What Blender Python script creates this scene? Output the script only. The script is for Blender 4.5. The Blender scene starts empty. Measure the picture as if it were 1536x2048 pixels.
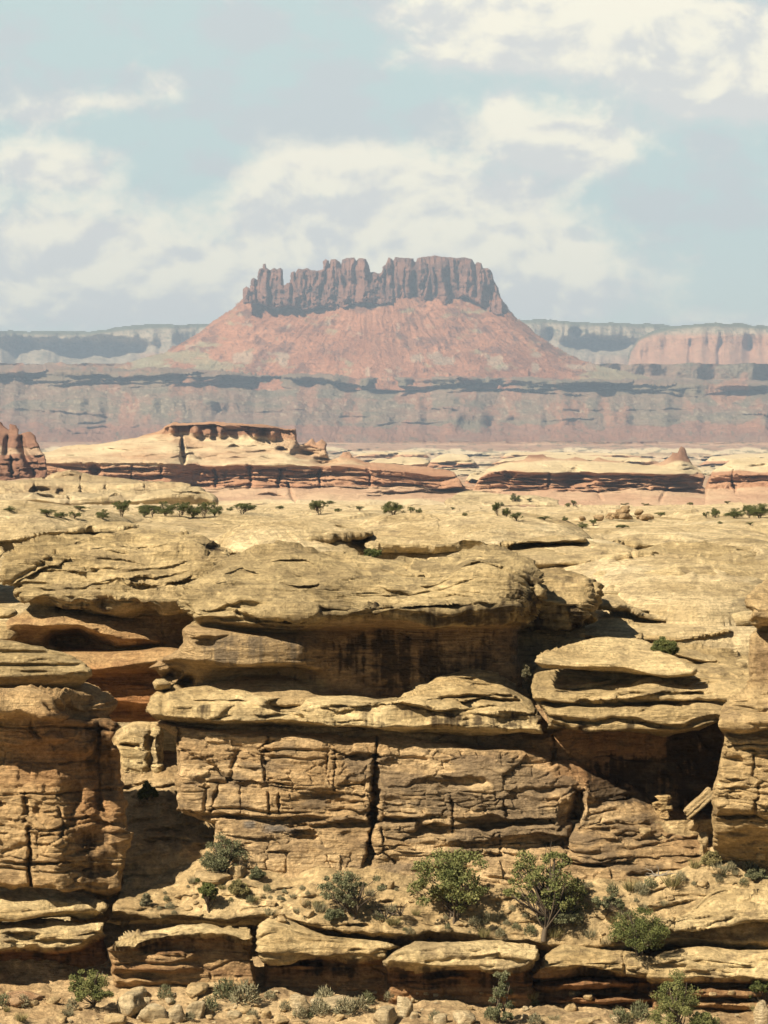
import bpy, math, random
import numpy as np
from mathutils import Vector

# ------------------------------------------------------------------ camera, sky, sun, exposure
S = bpy.context.scene
DENOISE = True
COL = S.collection
FPX, CU, HV = 5120.0, 768.0, 945.0          # focal length in photo pixels, centre column, horizon row
cd = bpy.data.cameras.new("camera")
cam = bpy.data.objects.new("camera", cd)
COL.objects.link(cam)
cam.location = (0, 0, 0)
cam.rotation_euler = (math.radians(90), 0, 0)
cd.sensor_width = 36.0
cd.lens = 36.0 * FPX / 2048.0
cd.shift_y = -(1024 - HV) / 2048.0
cd.clip_start, cd.clip_end = 1.0, 80000.0
S.camera = cam

S.view_settings.view_transform = 'Standard'
S.view_settings.look = 'None'
S.view_settings.gamma = 1.0
S.view_settings.exposure = 1.07
S.cycles.use_denoising = DENOISE
S.cycles.max_bounces = 6
S.cycles.diffuse_bounces = 2
S.cycles.volume_bounces = 0
S.cycles.use_adaptive_sampling = True
S.cycles.adaptive_threshold = 0.01

SUN = Vector((-0.54, -0.46, 0.705)).normalized()
sl = bpy.data.lights.new("sun", 'SUN')
sl.energy, sl.angle, sl.color = 5.0, math.radians(0.5), (1.0, 0.875, 0.67)
so = bpy.data.objects.new("sun", sl)
so.rotation_euler = SUN.to_track_quat('Z', 'Y').to_euler()
so.location = (-60, -40, 70)
COL.objects.link(so)


def build_world():
    w = bpy.data.worlds.new("World")
    S.world = w
    w.use_nodes = True
    nt = w.node_tree
    nt.nodes.clear()
    N, K = nt.nodes.new, nt.links.new
    out = N('ShaderNodeOutputWorld')
    bg = N('ShaderNodeBackground')
    K(bg.outputs[0], out.inputs[0])
    bg.inputs[1].default_value = 0.05
    sky = N('ShaderNodeTexSky')
    sky.sky_type = 'NISHITA'
    sky.sun_disc = False
    sky.sun_elevation = math.asin(SUN.z)
    sky.sun_rotation = math.atan2(SUN.x, SUN.y)
    sky.altitude = 1500
    sky.air_density = 1.0
    sky.dust_density = 1.5

    def val(x):
        return x

    def m(op, a, b=None, c=None, clamp=False):
        n = N('ShaderNodeMath')
        n.operation = op
        n.use_clamp = clamp
        for i, x in enumerate((a, b, c)):
            if x is None:
                continue
            if isinstance(x, (int, float)):
                n.inputs[i].default_value = x
            else:
                K(x, n.inputs[i])
        return n.outputs[0]

    def ramp(x, lo, hi):
        n = N('ShaderNodeMapRange')
        n.interpolation_type = 'SMOOTHSTEP'
        K(x, n.inputs[0])
        n.inputs[1].default_value, n.inputs[2].default_value = lo, hi
        return n.outputs[0]

    def mix(f, a, b):
        n = N('ShaderNodeMix')
        n.data_type = 'RGBA'
        if isinstance(f, (int, float)):
            n.inputs[0].default_value = f
        else:
            K(f, n.inputs[0])
        for i, x in ((6, a), (7, b)):
            if isinstance(x, tuple):
                n.inputs[i].default_value = (*x, 1)
            else:
                K(x, n.inputs[i])
        return n.outputs[2]

    tc = N('ShaderNodeTexCoord')
    sp = N('ShaderNodeSeparateXYZ')
    K(tc.outputs['Generated'], sp.inputs[0])
    dx, dy, dz = sp.outputs
    # bearing and height angle of the cloud bank to the north, in degrees
    ady = m('MAXIMUM', m('ABSOLUTE', dy), 0.05)
    north = ramp(dy, 0.0, 0.35)
    az = m('MULTIPLY', m('DIVIDE', dx, ady), 57.3)
    el = m('MULTIPLY', m('DIVIDE', dz, ady), 57.3)

    def noise(sx, sz, ox, oz, scale, detail, rough, dist=0.0):
        cb = N('ShaderNodeCombineXYZ')
        K(m('MULTIPLY_ADD', az, sx, ox), cb.inputs[0])
        K(m('MULTIPLY_ADD', el, sz, oz), cb.inputs[1])
        n = N('ShaderNodeTexNoise')
        n.inputs['Scale'].default_value = scale
        n.inputs['Detail'].default_value = detail
        n.inputs['Roughness'].default_value = rough
        n.inputs['Distortion'].default_value = dist
        K(cb.outputs[0], n.inputs['Vector'])
        return n.outputs['Fac']

    PX = 57.3 / 5120

    def blobs(lst, soft=1.0):
        tot = None
        for (u, v, ru, rv, amp) in lst:
            a = m('MULTIPLY', m('SUBTRACT', az, (u - 768) * PX), 1 / (ru * PX))
            e = m('SUBTRACT', el, (945 - v) * PX)
            e = m('MULTIPLY', e, 1 / (rv * PX))
            r2 = m('MULTIPLY_ADD', a, a, m('MULTIPLY', e, e))
            g = m('MULTIPLY', m('POWER', 2.718, m('MULTIPLY', r2, -1.0)), amp)
            tot = g if tot is None else m('ADD', tot, g)
        return tot

    n1 = noise(0.7, 1.0, 3.1, 1.7, 0.62, 11, 0.58, 0.25)
    n1b = noise(0.7, 1.0, 3.1 + 0.2, 1.7 - 0.32, 0.62, 7, 0.5, 0.25)
    n2 = noise(0.5, 1.0, 11.3, 5.2, 0.9, 9, 0.62, 0.2)
    n3 = noise(1.0, 1.3, 21.3, 15.2, 2.6, 6, 0.6, 0.3)
    CUM = [(120, 470, 250, 95, .80), (330, 560, 200, 90, .5), (525, 400, 75, 80, .62), (680, 430, 190, 100, .55), (850, 400, 170, 95, .62),
           (1020, 480, 230, 110, .62), (1090, 285, 150, 62, .85), (1000, 220, 40, 40, .55), (1180, 300, 90, 50, .6), (1130, 590, 150, 60, .55), (1060, 20, 340, 60, 1.0),
           (1330, 100, 320, 85, 1.1), (950, 110, 170, 35, .6), (1490, 195, 200, 50, 1.0), (130, 330, 110, 48, .6), (20, 320, 80, 50, .5), (60, 230, 90, 40, .35),
           (1480, 640, 140, 26, .5), (60, 610, 420, 70, .5), (690, 320, 120, 46, .5), (590, 335, 60, 30, .45), (180, 205, 130, 34, .4), (330, 175, 50, 36, .42), (780, 560, 520, 80, .55)]
    bright = blobs(CUM)
    el0 = el
    el = m('ADD', el0, 0.42)
    above = blobs(CUM)
    el = m('SUBTRACT', el0, 0.42)
    below = blobs(CUM)
    el = el0
    grey = blobs([(100, 215, 190, 40, .45), (420, 190, 90, 60, .30), (470, 40, 90, 60, .45), (120, 355, 130, 30, .35), (640, 270, 130, 60, .45),
                  (650, 175, 60, 60, .40), (1330, 420, 90, 36, .42), (1480, 440, 60, 40, .42), (1420, 285, 70, 38, .42), (720, 470, 60, 26, .5),
                  (1380, 8, 200, 34, .4), (780, 40, 70, 60, .45), (470, 340, 60, 28, .4), (1490, 148, 90, 16, .45), (840, 250, 200, 50, .3), (560, 240, 80, 70, .3), (20, 70, 50, 40, .35)])
    veil = ramp(el, -1.0, 6.5)
    dens = m('ADD', bright, m('MULTIPLY_ADD', n1, 1.15, m('MULTIPLY_ADD', n3, 0.50, -0.90)))
    cm = ramp(dens, 0.04, 0.62)
    gm = m('MULTIPLY', ramp(m('ADD', grey, m('MULTIPLY_ADD', n2, 2.0, m('MULTIPLY_ADD', n3, 0.5, -1.22))), 0.0, 0.42), 0.95)
    top = m('SUBTRACT', below, above)
    shade = ramp(m('MULTIPLY_ADD', top, 0.42, m('MULTIPLY_ADD', m('SUBTRACT', n1, n1b), 3.2, m('MULTIPLY_ADD', n3, 0.22, 0.06))), -0.10, 0.42)
    front = m('MULTIPLY', ramp(el, 16.0, 10.5), north)
    tint = N('ShaderNodeMix')
    tint.data_type = 'RGBA'
    tint.blend_type = 'MULTIPLY'
    tint.inputs[0].default_value = 1.0
    K(sky.outputs[0], tint.inputs[6])
    tint.inputs[7].default_value = SKYTINT
    low = mix(veil, HORIZON, ZENITH)
    base = mix(m('MULTIPLY', front, 0.85), tint.outputs[2], low)
    c1 = mix(shade, CLOUD_DARK, CLOUD_LIGHT)
    base = mix(m('MULTIPLY', m('MULTIPLY', gm, front), 0.75), base, CLOUD_GREY)
    base = mix(m('MULTIPLY', m('MULTIPLY', cm, front), 0.92), base, c1)
    K(base, bg.inputs[0])


def k(r, g, b, s=10.8):
    return (r * s, g * s, b * s)


SKYTINT = (0.62, 0.57, 0.45, 1)
HORIZON = k(0.92, 0.93, 0.77)
ZENITH = k(0.62, 0.76, 0.735)
CLOUD_LIGHT = k(1.04, 0.965, 0.775)
CLOUD_DARK = k(0.73, 0.72, 0.69)
CLOUD_GREY = k(0.60, 0.62, 0.63)
build_world()

# ------------------------------------------------------------------ numpy noise
RNG = np.random.default_rng(7)
LAT = RNG.random((64, 64, 64), dtype=np.float32) * 2 - 1


def vn(x, y, z):
    xi, yi, zi = np.floor(x), np.floor(y), np.floor(z)
    fx, fy, fz = (x - xi).astype(np.float32), (y - yi).astype(np.float32), (z - zi).astype(np.float32)
    xi, yi, zi = xi.astype(np.int64) & 63, yi.astype(np.int64) & 63, zi.astype(np.int64) & 63
    x1, y1, z1 = (xi + 1) & 63, (yi + 1) & 63, (zi + 1) & 63
    fx, fy, fz = fx * fx * (3 - 2 * fx), fy * fy * (3 - 2 * fy), fz * fz * (3 - 2 * fz)
    a = LAT[xi, yi, zi] * (1 - fx) + LAT[x1, yi, zi] * fx
    b = LAT[xi, y1, zi] * (1 - fx) + LAT[x1, y1, zi] * fx
    c = LAT[xi, yi, z1] * (1 - fx) + LAT[x1, yi, z1] * fx
    d = LAT[xi, y1, z1] * (1 - fx) + LAT[x1, y1, z1] * fx
    a = a * (1 - fy) + b * fy
    c = c * (1 - fy) + d * fy
    return a * (1 - fz) + c * fz


def fbm(x, y, z, o=4, g=0.5, seed=0.0):
    t, amp, tot = 0.0, 1.0, 0.0
    x, y, z = x + seed * 7.31, y + seed * 3.17, z + seed * 5.77
    for i in range(o):
        t = t + amp * vn(x, y, z)
        tot += amp
        # rotate a little between octaves so the lattice does not show
        x, y, z = 1.62 * x + 1.2 * y + 3.3, -1.2 * x + 1.62 * y + 1.7, 2.03 * z + 9.1
        amp *= g
    return t / tot * 1.6


SPC = [None]


def nz(x, y, z, sx, sy, sz, o=3, g=0.5, seed=0.0, s=1.0):
    """fbm at feature sizes sx, sy, sz; octaves finer than the mesh's own vertex spacing are left out"""
    sp = SPC[0] / s
    x, y, z = x / sx + seed * 7.31, y / sy + seed * 3.17, z / sz + seed * 5.77
    t, amp, tot, lam = 0.0, 1.0, 0.0, min(sx, sy)
    for i in range(o):
        t = t + amp * vn(x, y, z) * sstep(lam / sp, 1.6, 4.5)
        tot += amp
        x, y, z = 1.62 * x + 1.2 * y + 3.3, -1.2 * x + 1.62 * y + 1.7, 2.03 * z + 9.1
        amp *= g
        lam *= .5
    return t / tot * 1.6


def hsh(a, b, s=0):
    h = (a.astype(np.int64) * 374761393 + b.astype(np.int64) * 668265263 + s * 974711) & 0x7fffffff
    h = ((h ^ (h >> 13)) * 1274126177) & 0x7fffffff
    return ((h ^ (h >> 16)) & 0xffff) / 65535.0


def worley(x, z, s=0):
    """F1, F2 and the id value of the nearest cell, in 2-D."""
    xi, zi = np.floor(x), np.floor(z)
    f1 = np.full(x.shape, 9.0)
    f2 = np.full(x.shape, 9.0)
    cid = np.zeros(x.shape)
    for dx in (-1, 0, 1):
        for dz in (-1, 0, 1):
            cx, cz = xi + dx, zi + dz
            px, pz = cx + 0.1 + 0.8 * hsh(cx, cz, s), cz + 0.1 + 0.8 * hsh(cx, cz, s + 5)
            d = np.maximum(np.abs(px - x), np.abs(pz - z)) * 0.7 + 0.3 * np.hypot(px - x, pz - z)
            n = d < f1
            f2 = np.where(n, f1, np.minimum(f2, d))
            cid = np.where(n, hsh(cx, cz, s + 11), cid)
            f1 = np.where(n, d, f1)
    return f1, f2, cid


def sstep(x, a, b):
    t = np.clip((x - a) / (b - a), 0, 1)
    return t * t * (3 - 2 * t)


def lerp(a, b, t):
    t = np.asarray(t)[..., None]
    return np.asarray(a) * (1 - t) + np.asarray(b) * t


def gblur(a, s, axis):
    if s <= 0:
        return a
    r = int(3 * s + 1)
    kx = np.exp(-0.5 * (np.arange(-r, r + 1) / s) ** 2)
    kx /= kx.sum()
    pad = [(0, 0)] * a.ndim
    pad[axis] = (r, r)
    p = np.pad(a, pad, mode='edge')
    out = np.zeros_like(a)
    n = a.shape[axis]
    for i, w in enumerate(kx):
        sl_ = [slice(None)] * a.ndim
        sl_[axis] = slice(i, i + n)
        out += w * p[tuple(sl_)]
    return out


def W(u, v, D):
    return np.stack([(u - CU) / FPX * D, D + 0 * u, (HV - v) / FPX * D], -1)


# ------------------------------------------------------------------ materials
MATS = {}


def rock_mat(name, s=1.0, bump=1.0, var=0.35, rough=0.92, lam=0.6):
    """sandstone: the mesh's own colour attribute broken up by grain, lamination and pits; s is the feature size in metres"""
    if name in MATS:
        return MATS[name]
    mt = bpy.data.materials.new(name)
    mt.use_nodes = True
    nt = mt.node_tree
    nt.nodes.clear()
    N, K = nt.nodes.new, nt.links.new
    out = N('ShaderNodeOutputMaterial')
    b = N('ShaderNodeBsdfPrincipled')
    b.inputs['Roughness'].default_value = rough
    b.inputs['Specular IOR Level'].default_value = 0.15
    K(b.outputs[0], out.inputs[0])
    at = N('ShaderNodeAttribute')
    at.attribute_name = 'Col'
    geo = N('ShaderNodeNewGeometry')
    mp = N('ShaderNodeMapping')
    mp.inputs['Scale'].default_value = (1 / s, 1 / s, 1 / s)
    K(geo.outputs['Position'], mp.inputs[0])
    mp2 = N('ShaderNodeMapping')
    mp2.inputs['Scale'].default_value = (0.5 / s, 0.5 / s, 5.0 / s)
    mp2.inputs['Rotation'].default_value = (0.05, 0.07, 0)
    K(geo.outputs['Position'], mp2.inputs[0])

    def noise(vec, sc, det, r, dist=0.0):
        n = N('ShaderNodeTexNoise')
        n.inputs['Scale'].default_value = sc
        n.inputs['Detail'].default_value = det
        n.inputs['Roughness'].default_value = r
        n.inputs['Distortion'].default_value = dist
        K(vec.outputs[0], n.inputs['Vector'])
        return n.outputs['Fac']
    a = noise(mp, 3.0, 9, 0.68, 0.3)
    l = noise(mp2, 1.6, 6, 0.62, 0.8)
    g = noise(mp, 7.0, 5, 0.8)

    def m(op, x, y, z=None):
        n = N('ShaderNodeMath')
        n.operation = op
        for i, q in enumerate((x, y, z)):
            if q is None:
                continue
            if isinstance(q, (int, float)):
                n.inputs[i].default_value = q
            else:
                K(q, n.inputs[i])
        return n.outputs[0]
    mixv = m('MULTIPLY_ADD', l, lam, m('MULTIPLY', a, 1 - lam * 0.5))
    fac = m('MULTIPLY_ADD', m('SUBTRACT', mixv, 0.5 * (1 + lam * 0.5)), var * 3.2, 1.0)
    fac = m('MULTIPLY', fac, m('MULTIPLY_ADD', m('SUBTRACT', g, 0.5), var * 2.6, 1.0))
    fac = m('MINIMUM', m('MAXIMUM', fac, 0.30), 1.7)
    vm = N('ShaderNodeVectorMath')
    vm.operation = 'SCALE'
    K(at.outputs['Color'], vm.inputs[0])
    K(fac, vm.inputs['Scale'])
    K(vm.outputs[0], b.inputs['Base Color'])
    h = m('ADD', m('MULTIPLY', a, 1.0), m('MULTIPLY_ADD', l, lam * 1.2, m('MULTIPLY', g, 0.6)))
    bp = N('ShaderNodeBump')
    bp.inputs['Strength'].default_value = 0.85
    bp.inputs['Distance'].default_value = 0.21 * s * bump
    K(h, bp.inputs['Height'])
    K(bp.outputs[0], b.inputs['Normal'])
    MATS[name] = mt
    return mt


def leaf_mat(name, c1, c2):
    if name in MATS:
        return MATS[name]
    mt = bpy.data.materials.new(name)
    mt.use_nodes = True
    nt = mt.node_tree
    nt.nodes.clear()
    N, K = nt.nodes.new, nt.links.new
    out = N('ShaderNodeOutputMaterial')
    b = N('ShaderNodeBsdfPrincipled')
    b.inputs['Roughness'].default_value = 0.75
    b.inputs['Specular IOR Level'].default_value = 0.2
    K(b.outputs[0], out.inputs[0])
    geo = N('ShaderNodeNewGeometry')
    n = N('ShaderNodeTexNoise')
    n.inputs['Scale'].default_value = 2.2
    n.inputs['Detail'].default_value = 5
    K(geo.outputs['Position'], n.inputs['Vector'])
    cr = N('ShaderNodeValToRGB')
    cr.color_ramp.elements[0].position = 0.35
    cr.color_ramp.elements[1].position = 0.65
    cr.color_ramp.elements[0].color = (*c1, 1)
    cr.color_ramp.elements[1].color = (*c2, 1)
    ad = N('ShaderNodeMath')
    ad.operation = 'MULTIPLY_ADD'
    ad.inputs[1].default_value = 0.35
    K(geo.outputs['Random Per Island'], ad.inputs[0])
    sb = N('ShaderNodeMath')
    sb.operation = 'SUBTRACT'
    K(n.outputs['Fac'], sb.inputs[0])
    sb.inputs[1].default_value = 0.17
    K(sb.outputs[0], ad.inputs[2])
    K(ad.outputs[0], cr.inputs[0])
    K(cr.outputs[0], b.inputs['Base Color'])
    MATS[name] = mt
    return mt


# ------------------------------------------------------------------ mesh helpers
def tag(o, label=None, cat=None, group=None, kind=None):
    if label:
        o['label'] = label
    if cat:
        o['category'] = cat
    if group:
        o['group'] = group
    if kind:
        o['kind'] = kind
    return o


def mesh_from(name, V, F, mat, col=None, parent=None, origin=None, smooth=True):
    """V (n,3) world, F (m,k) quads or tris in one array"""
    V = np.asarray(V, dtype=np.float64)
    F = np.asarray(F, dtype=np.int32)
    if origin is None:
        origin = np.array([V[:, 0].mean(), V[:, 1].mean(), V[:, 2].min()])
    me = bpy.data.meshes.new(name)
    me.vertices.add(len(V))
    me.vertices.foreach_set('co', (V - origin).astype(np.float32).ravel())
    kf = F.shape[1]
    me.loops.add(F.size)
    me.loops.foreach_set('vertex_index', F.ravel())
    me.polygons.add(len(F))
    me.polygons.foreach_set('loop_start', np.arange(len(F), dtype=np.int32) * kf)
    me.polygons.foreach_set('loop_total', np.full(len(F), kf, dtype=np.int32))
    me.polygons.foreach_set('use_smooth', np.full(len(F), smooth, dtype=bool))
    if col is not None:
        a = me.attributes.new('Col', 'FLOAT_COLOR', 'POINT')
        c4 = np.ones((len(V), 4), dtype=np.float32)
        c4[:, :3] = np.clip(col, 0.004, 1.0)
        a.data.foreach_set('color', c4.ravel())
    me.update(calc_edges=True)
    me.validate()
    me.materials.append(mat)
    o = bpy.data.objects.new(name, me)
    COL.objects.link(o)
    if parent is not None:
        o.parent = parent
        o.location = Vector(origin) - parent.location
    else:
        o.location = Vector(origin)
    return o


def grid_mesh(name, P, mask, mat, col, parent=None):
    h, w = mask.shape
    idx = np.arange(h * w).reshape(h, w)
    ok = mask[:-1, :-1] & mask[1:, :-1] & mask[:-1, 1:] & mask[1:, 1:]
    F = np.stack([idx[:-1, :-1][ok], idx[1:, :-1][ok], idx[1:, 1:][ok], idx[:-1, 1:][ok]], -1)
    used = np.unique(F)
    re = np.full(h * w, -1)
    re[used] = np.arange(len(used))
    return mesh_from(name, P.reshape(-1, 3)[used], re[F], mat, col.reshape(-1, 3)[used], parent)


def poly_sd(U, V, poly):
    """signed distance in pixels to a traced outline, positive inside"""
    p = np.asarray(poly, float)
    d = np.full(U.shape, 1e9)
    ins = np.zeros(U.shape, bool)
    n = len(p)
    for i in range(n):
        a, b = p[i], p[(i + 1) % n]
        e = b - a
        t = np.clip(((U - a[0]) * e[0] + (V - a[1]) * e[1]) / (e @ e + 1e-9), 0, 1)
        d = np.minimum(d, np.hypot(U - a[0] - t * e[0], V - a[1] - t * e[1]))
        c = ((a[1] > V) != (b[1] > V))
        with np.errstate(divide='ignore', invalid='ignore'):
            xx = (b[0] - a[0]) * (V - a[1]) / (b[1] - a[1] + 1e-12) + a[0]
        ins ^= c & (U < xx)
    return np.where(ins, d, -d)


def line_d(U, V, pl):
    d = np.full(U.shape, 1e9)
    for a, b in zip(pl[:-1], pl[1:]):
        ex, ey = b[0] - a[0], b[1] - a[1]
        t = np.clip(((U - a[0]) * ex + (V - a[1]) * ey) / (ex * ex + ey * ey + 1e-9), 0, 1)
        d = np.minimum(d, np.hypot(U - a[0] - t * ex, V - a[1] - t * ey))
    return d


def blob(U, V, lst):
    t = np.zeros(U.shape)
    for (u, v, ru, rv) in lst:
        t = np.maximum(t, np.exp(-((U - u) / ru) ** 4 - ((V - v) / rv) ** 4))
    return t


LAYERS = {}


def arcs(seed, n, u0, u1, vt, vb, ln=(40, 150), dep=(.25, .6), wd=(5, 10), tilt=0.0):
    """n short curved ledges scattered between the rows vt(u) and vb(u)"""
    rg = random.Random(seed)
    out = []
    for i in range(n):
        a = rg.uniform(*ln) * .5
        u = rg.uniform(u0, u1)
        tu, tv = zip(*vt)
        bu, bv = zip(*vb)
        va, vb_ = float(np.interp(u, tu, tv)), float(np.interp(u, bu, bv))
        if vb_ - va < 7:
            continue
        q = rg.random()
        v = va * (1 - q) + vb_ * q
        sag = rg.uniform(-.09, .13) * a
        tl = tilt + rg.uniform(-.10, .10)
        out.append(([(u + a * t, v + tl * a * t + sag * t * t) for t in (-1, -.6, -.2, .2, .6, 1)], rg.uniform(*dep), rg.uniform(*wd)))
    return out


def layer(u0, u1, v0, v1, curves, step=2.0, jit=3.0, sm=(1.2, 2.0), poly=None, R=20.0, Rm=1.0, out=None, dents=(), cracks=(), pj=2.0, seed=0.0, fall=0.25, ledges=(), rim=1.3):
    """A rock face from feature curves (u, v, distance): each curve runs across the picture, curves are stacked top to bottom."""
    us = np.arange(u0, u1 + step, step)
    vs = np.arange(v0, v1 + step, step)
    U, V = np.meshgrid(us, vs)
    vk, dk = [], []
    for i, c in enumerate(curves):
        c = sorted(c)
        cu = [p[0] for p in c]
        v = gblur(np.interp(us, cu, [p[1] for p in c]), 3, 0)
        d = gblur(np.interp(us, cu, [p[2] for p in c]), 4, 0)
        v = v + jit * fbm(us / 60.0, us * 0 + i * 3.7, us * 0 + seed, 3, 0.42)
        if vk:
            v = np.maximum(v, vk[-1] + 0.6)
        vk.append(v)
        dk.append(d)
    vk, dk = np.array(vk), np.array(dk)
    D = np.empty(U.shape)
    for j in range(len(us)):
        D[:, j] = np.interp(vs, vk[:, j], dk[:, j])
    D = gblur(gblur(D, sm[0], 0), sm[1], 1)
    for t in dents:
        u, v, ru, rv, dep = t[:5]
        pw = t[5] if len(t) > 5 else 1.0
        wu, wv = U + 4 * vn(U / 18, V / 18, U * 0 + 5.5), V + 4 * vn(U / 18, V / 18, U * 0 + 9.5)
        D = D + dep * np.exp(-(((wu - u) / ru) ** 2 + ((wv - v) / rv) ** 2) ** pw)
    for pl, wd, dep in cracks:
        wu = U + 5 * fbm(U / 30, V / 30, U * 0 + 2.2, 3)
        wv = V + 4 * fbm(U / 30, V / 30, U * 0 + 8.2, 3)
        D = D + dep * np.exp(-(line_d(wu, wv, pl) / wd) ** 2)
    gD = np.abs(gblur(gblur(np.gradient(D, axis=0) / step, 3, 0), 3, 1))
    gD = np.minimum(gD, np.percentile(gD, 90))
    for pl, dep, wd in ledges:
        lu = [q[0] for q in pl]
        vl = np.interp(us, lu, [q[1] for q in pl])
        vl = gblur(vl, 4, 0) + .10 * wd * fbm(us / 22.0, us * 0 + lu[0], us * 0, 2, .5) + .5 * wd * fbm(us / 40.0, us * 0 + lu[0], us * 0 + 4, 2, .5)
        t = np.clip((us - lu[0]) / (lu[-1] - lu[0]), 0, 1)
        tp = np.sin(np.pi * t) ** .6 * (.75 + .5 * vn(us / 25, us * 0 + lu[0], us * 0))
        dv = V - vl[None, :]
        D = D + (dep + .4 * wd * gD) * tp[None, :] * (sstep(dv, -.8 * step, .8 * step) * np.exp(-np.maximum(dv, 0) / wd) - .3 * (1 - sstep(dv, -.8 * step, .8 * step)) * np.exp(np.minimum(dv, 0) / (.8 * wd)))
    mask = np.ones(U.shape, bool)
    sd = None
    if poly is not None:
        wu = U + pj * fbm(U / 26, V / 26, U * 0 + 1.2 + seed, 3, 0.5)
        wv = V + pj * fbm(U / 26, V / 26, U * 0 + 6.2 + seed, 3, 0.5)
        sd = poly_sd(wu, wv, poly)
        t = np.clip(1 - sd / R, 0, 1)
        D = D + Rm * (1 - np.sqrt(np.maximum(1 - np.minimum(t, 1) ** 2, 0)))
        D = D + np.where(sd < 0, -sd * fall * Rm, 0)
        mask = sd > -max(rim, 1.6) * step
        # bring the outermost ring of points in onto the outline itself
        gv, gu = np.gradient(gblur(gblur(sd, 1, 0), 1, 1), step)
        g2 = np.maximum(gu * gu + gv * gv, .3)
        k_ = np.where(sd < 0, np.maximum(sd, -2.5 * step), 0) / g2
        P = W(U - k_ * gu, V - k_ * gv, D)
    else:
        P = W(U, V, D)
    return dict(U=U, V=V, D=D, P=P, mask=mask, sd=sd, u0=u0, v0=v0, step=step)


def normals(P):
    du = np.gradient(P, axis=1)
    dv = np.gradient(P, axis=0)
    n = np.cross(du, -dv)
    n = n / (np.linalg.norm(n, axis=-1, keepdims=True) + 1e-12)
    flip = np.sign(-np.sum(n * P, -1, keepdims=True))
    return n * np.where(flip == 0, 1, flip)


def displace(L, fn, key=None):
    P = L['P']
    N = normals(gblur(gblur(P, 1.5, 0), 1.5, 1))
    gp = np.maximum(np.linalg.norm(np.gradient(P, axis=0), axis=-1), np.linalg.norm(np.gradient(P, axis=1), axis=-1))
    SPC[0] = gblur(gblur(gp, 1.5, 0), 1.5, 1) + 1e-6
    d = fn(P, N, L)
    # broad swells move along the face's overall direction, only the fine relief along the local one,
    # so that lips and undercuts keep their edges
    dl = gblur(gblur(d, 6, 0), 6, 1)
    N2 = normals(gblur(gblur(P, 9, 0), 6, 1))
    L['P'] = P + N * (d - dl)[..., None] + N2 * dl[..., None]
    L['N'] = N
    if key:
        LAYERS[key] = L
    return L


def at(key, u, v):
    """the point of a built rock face seen at photo pixel (u, v)"""
    L = LAYERS[key]
    j = int(np.clip(round((u - L['u0']) / L['step']), 0, L['U'].shape[1] - 1))
    i = int(np.clip(round((v - L['v0']) / L['step']), 0, L['U'].shape[0] - 1))
    return Vector(L['P'][i, j])


def slick(amp=1.0, s=1.0, cb=0.11, sp=0.5, tilt=0.12, seed=0.0, rough=1.0):
    """weathered cross-bedded sandstone: soft swells cut by thin curved ledges"""
    def f(P, N, L):
        x, y, z = P[..., 0] / s, P[..., 1] / s, P[..., 2] / s
        n = lambda sx, sy, sz, o=3, g=.5, k=0: nz(x, y, z, sx, sy, sz, o, g, seed + k, s)
        spc = SPC[0] / s
        up = np.clip(N[..., 2], 0, 1)
        a = 0.42 * n(3.4, 3.8, 2.2) + rough * (0.10 * n(.9, 1.1, .5, 3, .5, 1) + 0.04 * n(.22, .3, .12, 3, .6, 2))
        wv = 0.8 * n(13.0, 3.4, 3, 3, .42, 3) + 0.05 * n(1.8, .9, .7, 2, .5, 4)

        def ledges(h, am, w):
            fr = h - np.floor(h)
            saw = np.where(fr < 1 - w, fr / (1 - w), (1 - fr) / w)
            return am * (saw - .5)
        am = cb * 1.6 * sstep(n(2.0, 2.6, 1.0, 3, .5, 5), -0.1, 0.5)
        r = ledges(-(z + .5 * tilt * x + 0.16 * y + wv) / sp, am, .12)
        am2 = cb * .8 * sstep(n(1.2, 1.6, .6, 2, .5, 6), 0.05, 0.6)
        r = r + ledges(-(z - 0.04 * x + .12 * y + wv * 1.1) / (sp * .42), am2 * (1 - sstep(up, .7, .9)), .2)
        g = (z + tilt * .6 * x + .2 * y + wv * 1.6) / (sp * 1.3)
        gf = np.abs(g - np.round(g)) * sp * 1.3
        r = r - cb * 1.5 * np.exp(-(gf / .05) ** 2) * sstep(n(1.3, 1.8, .7, 2, .5, 7), 0.15, .55)
        return amp * s * (a + r * (1 - .5 * sstep(spc, .3, .9)))
    return f


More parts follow.
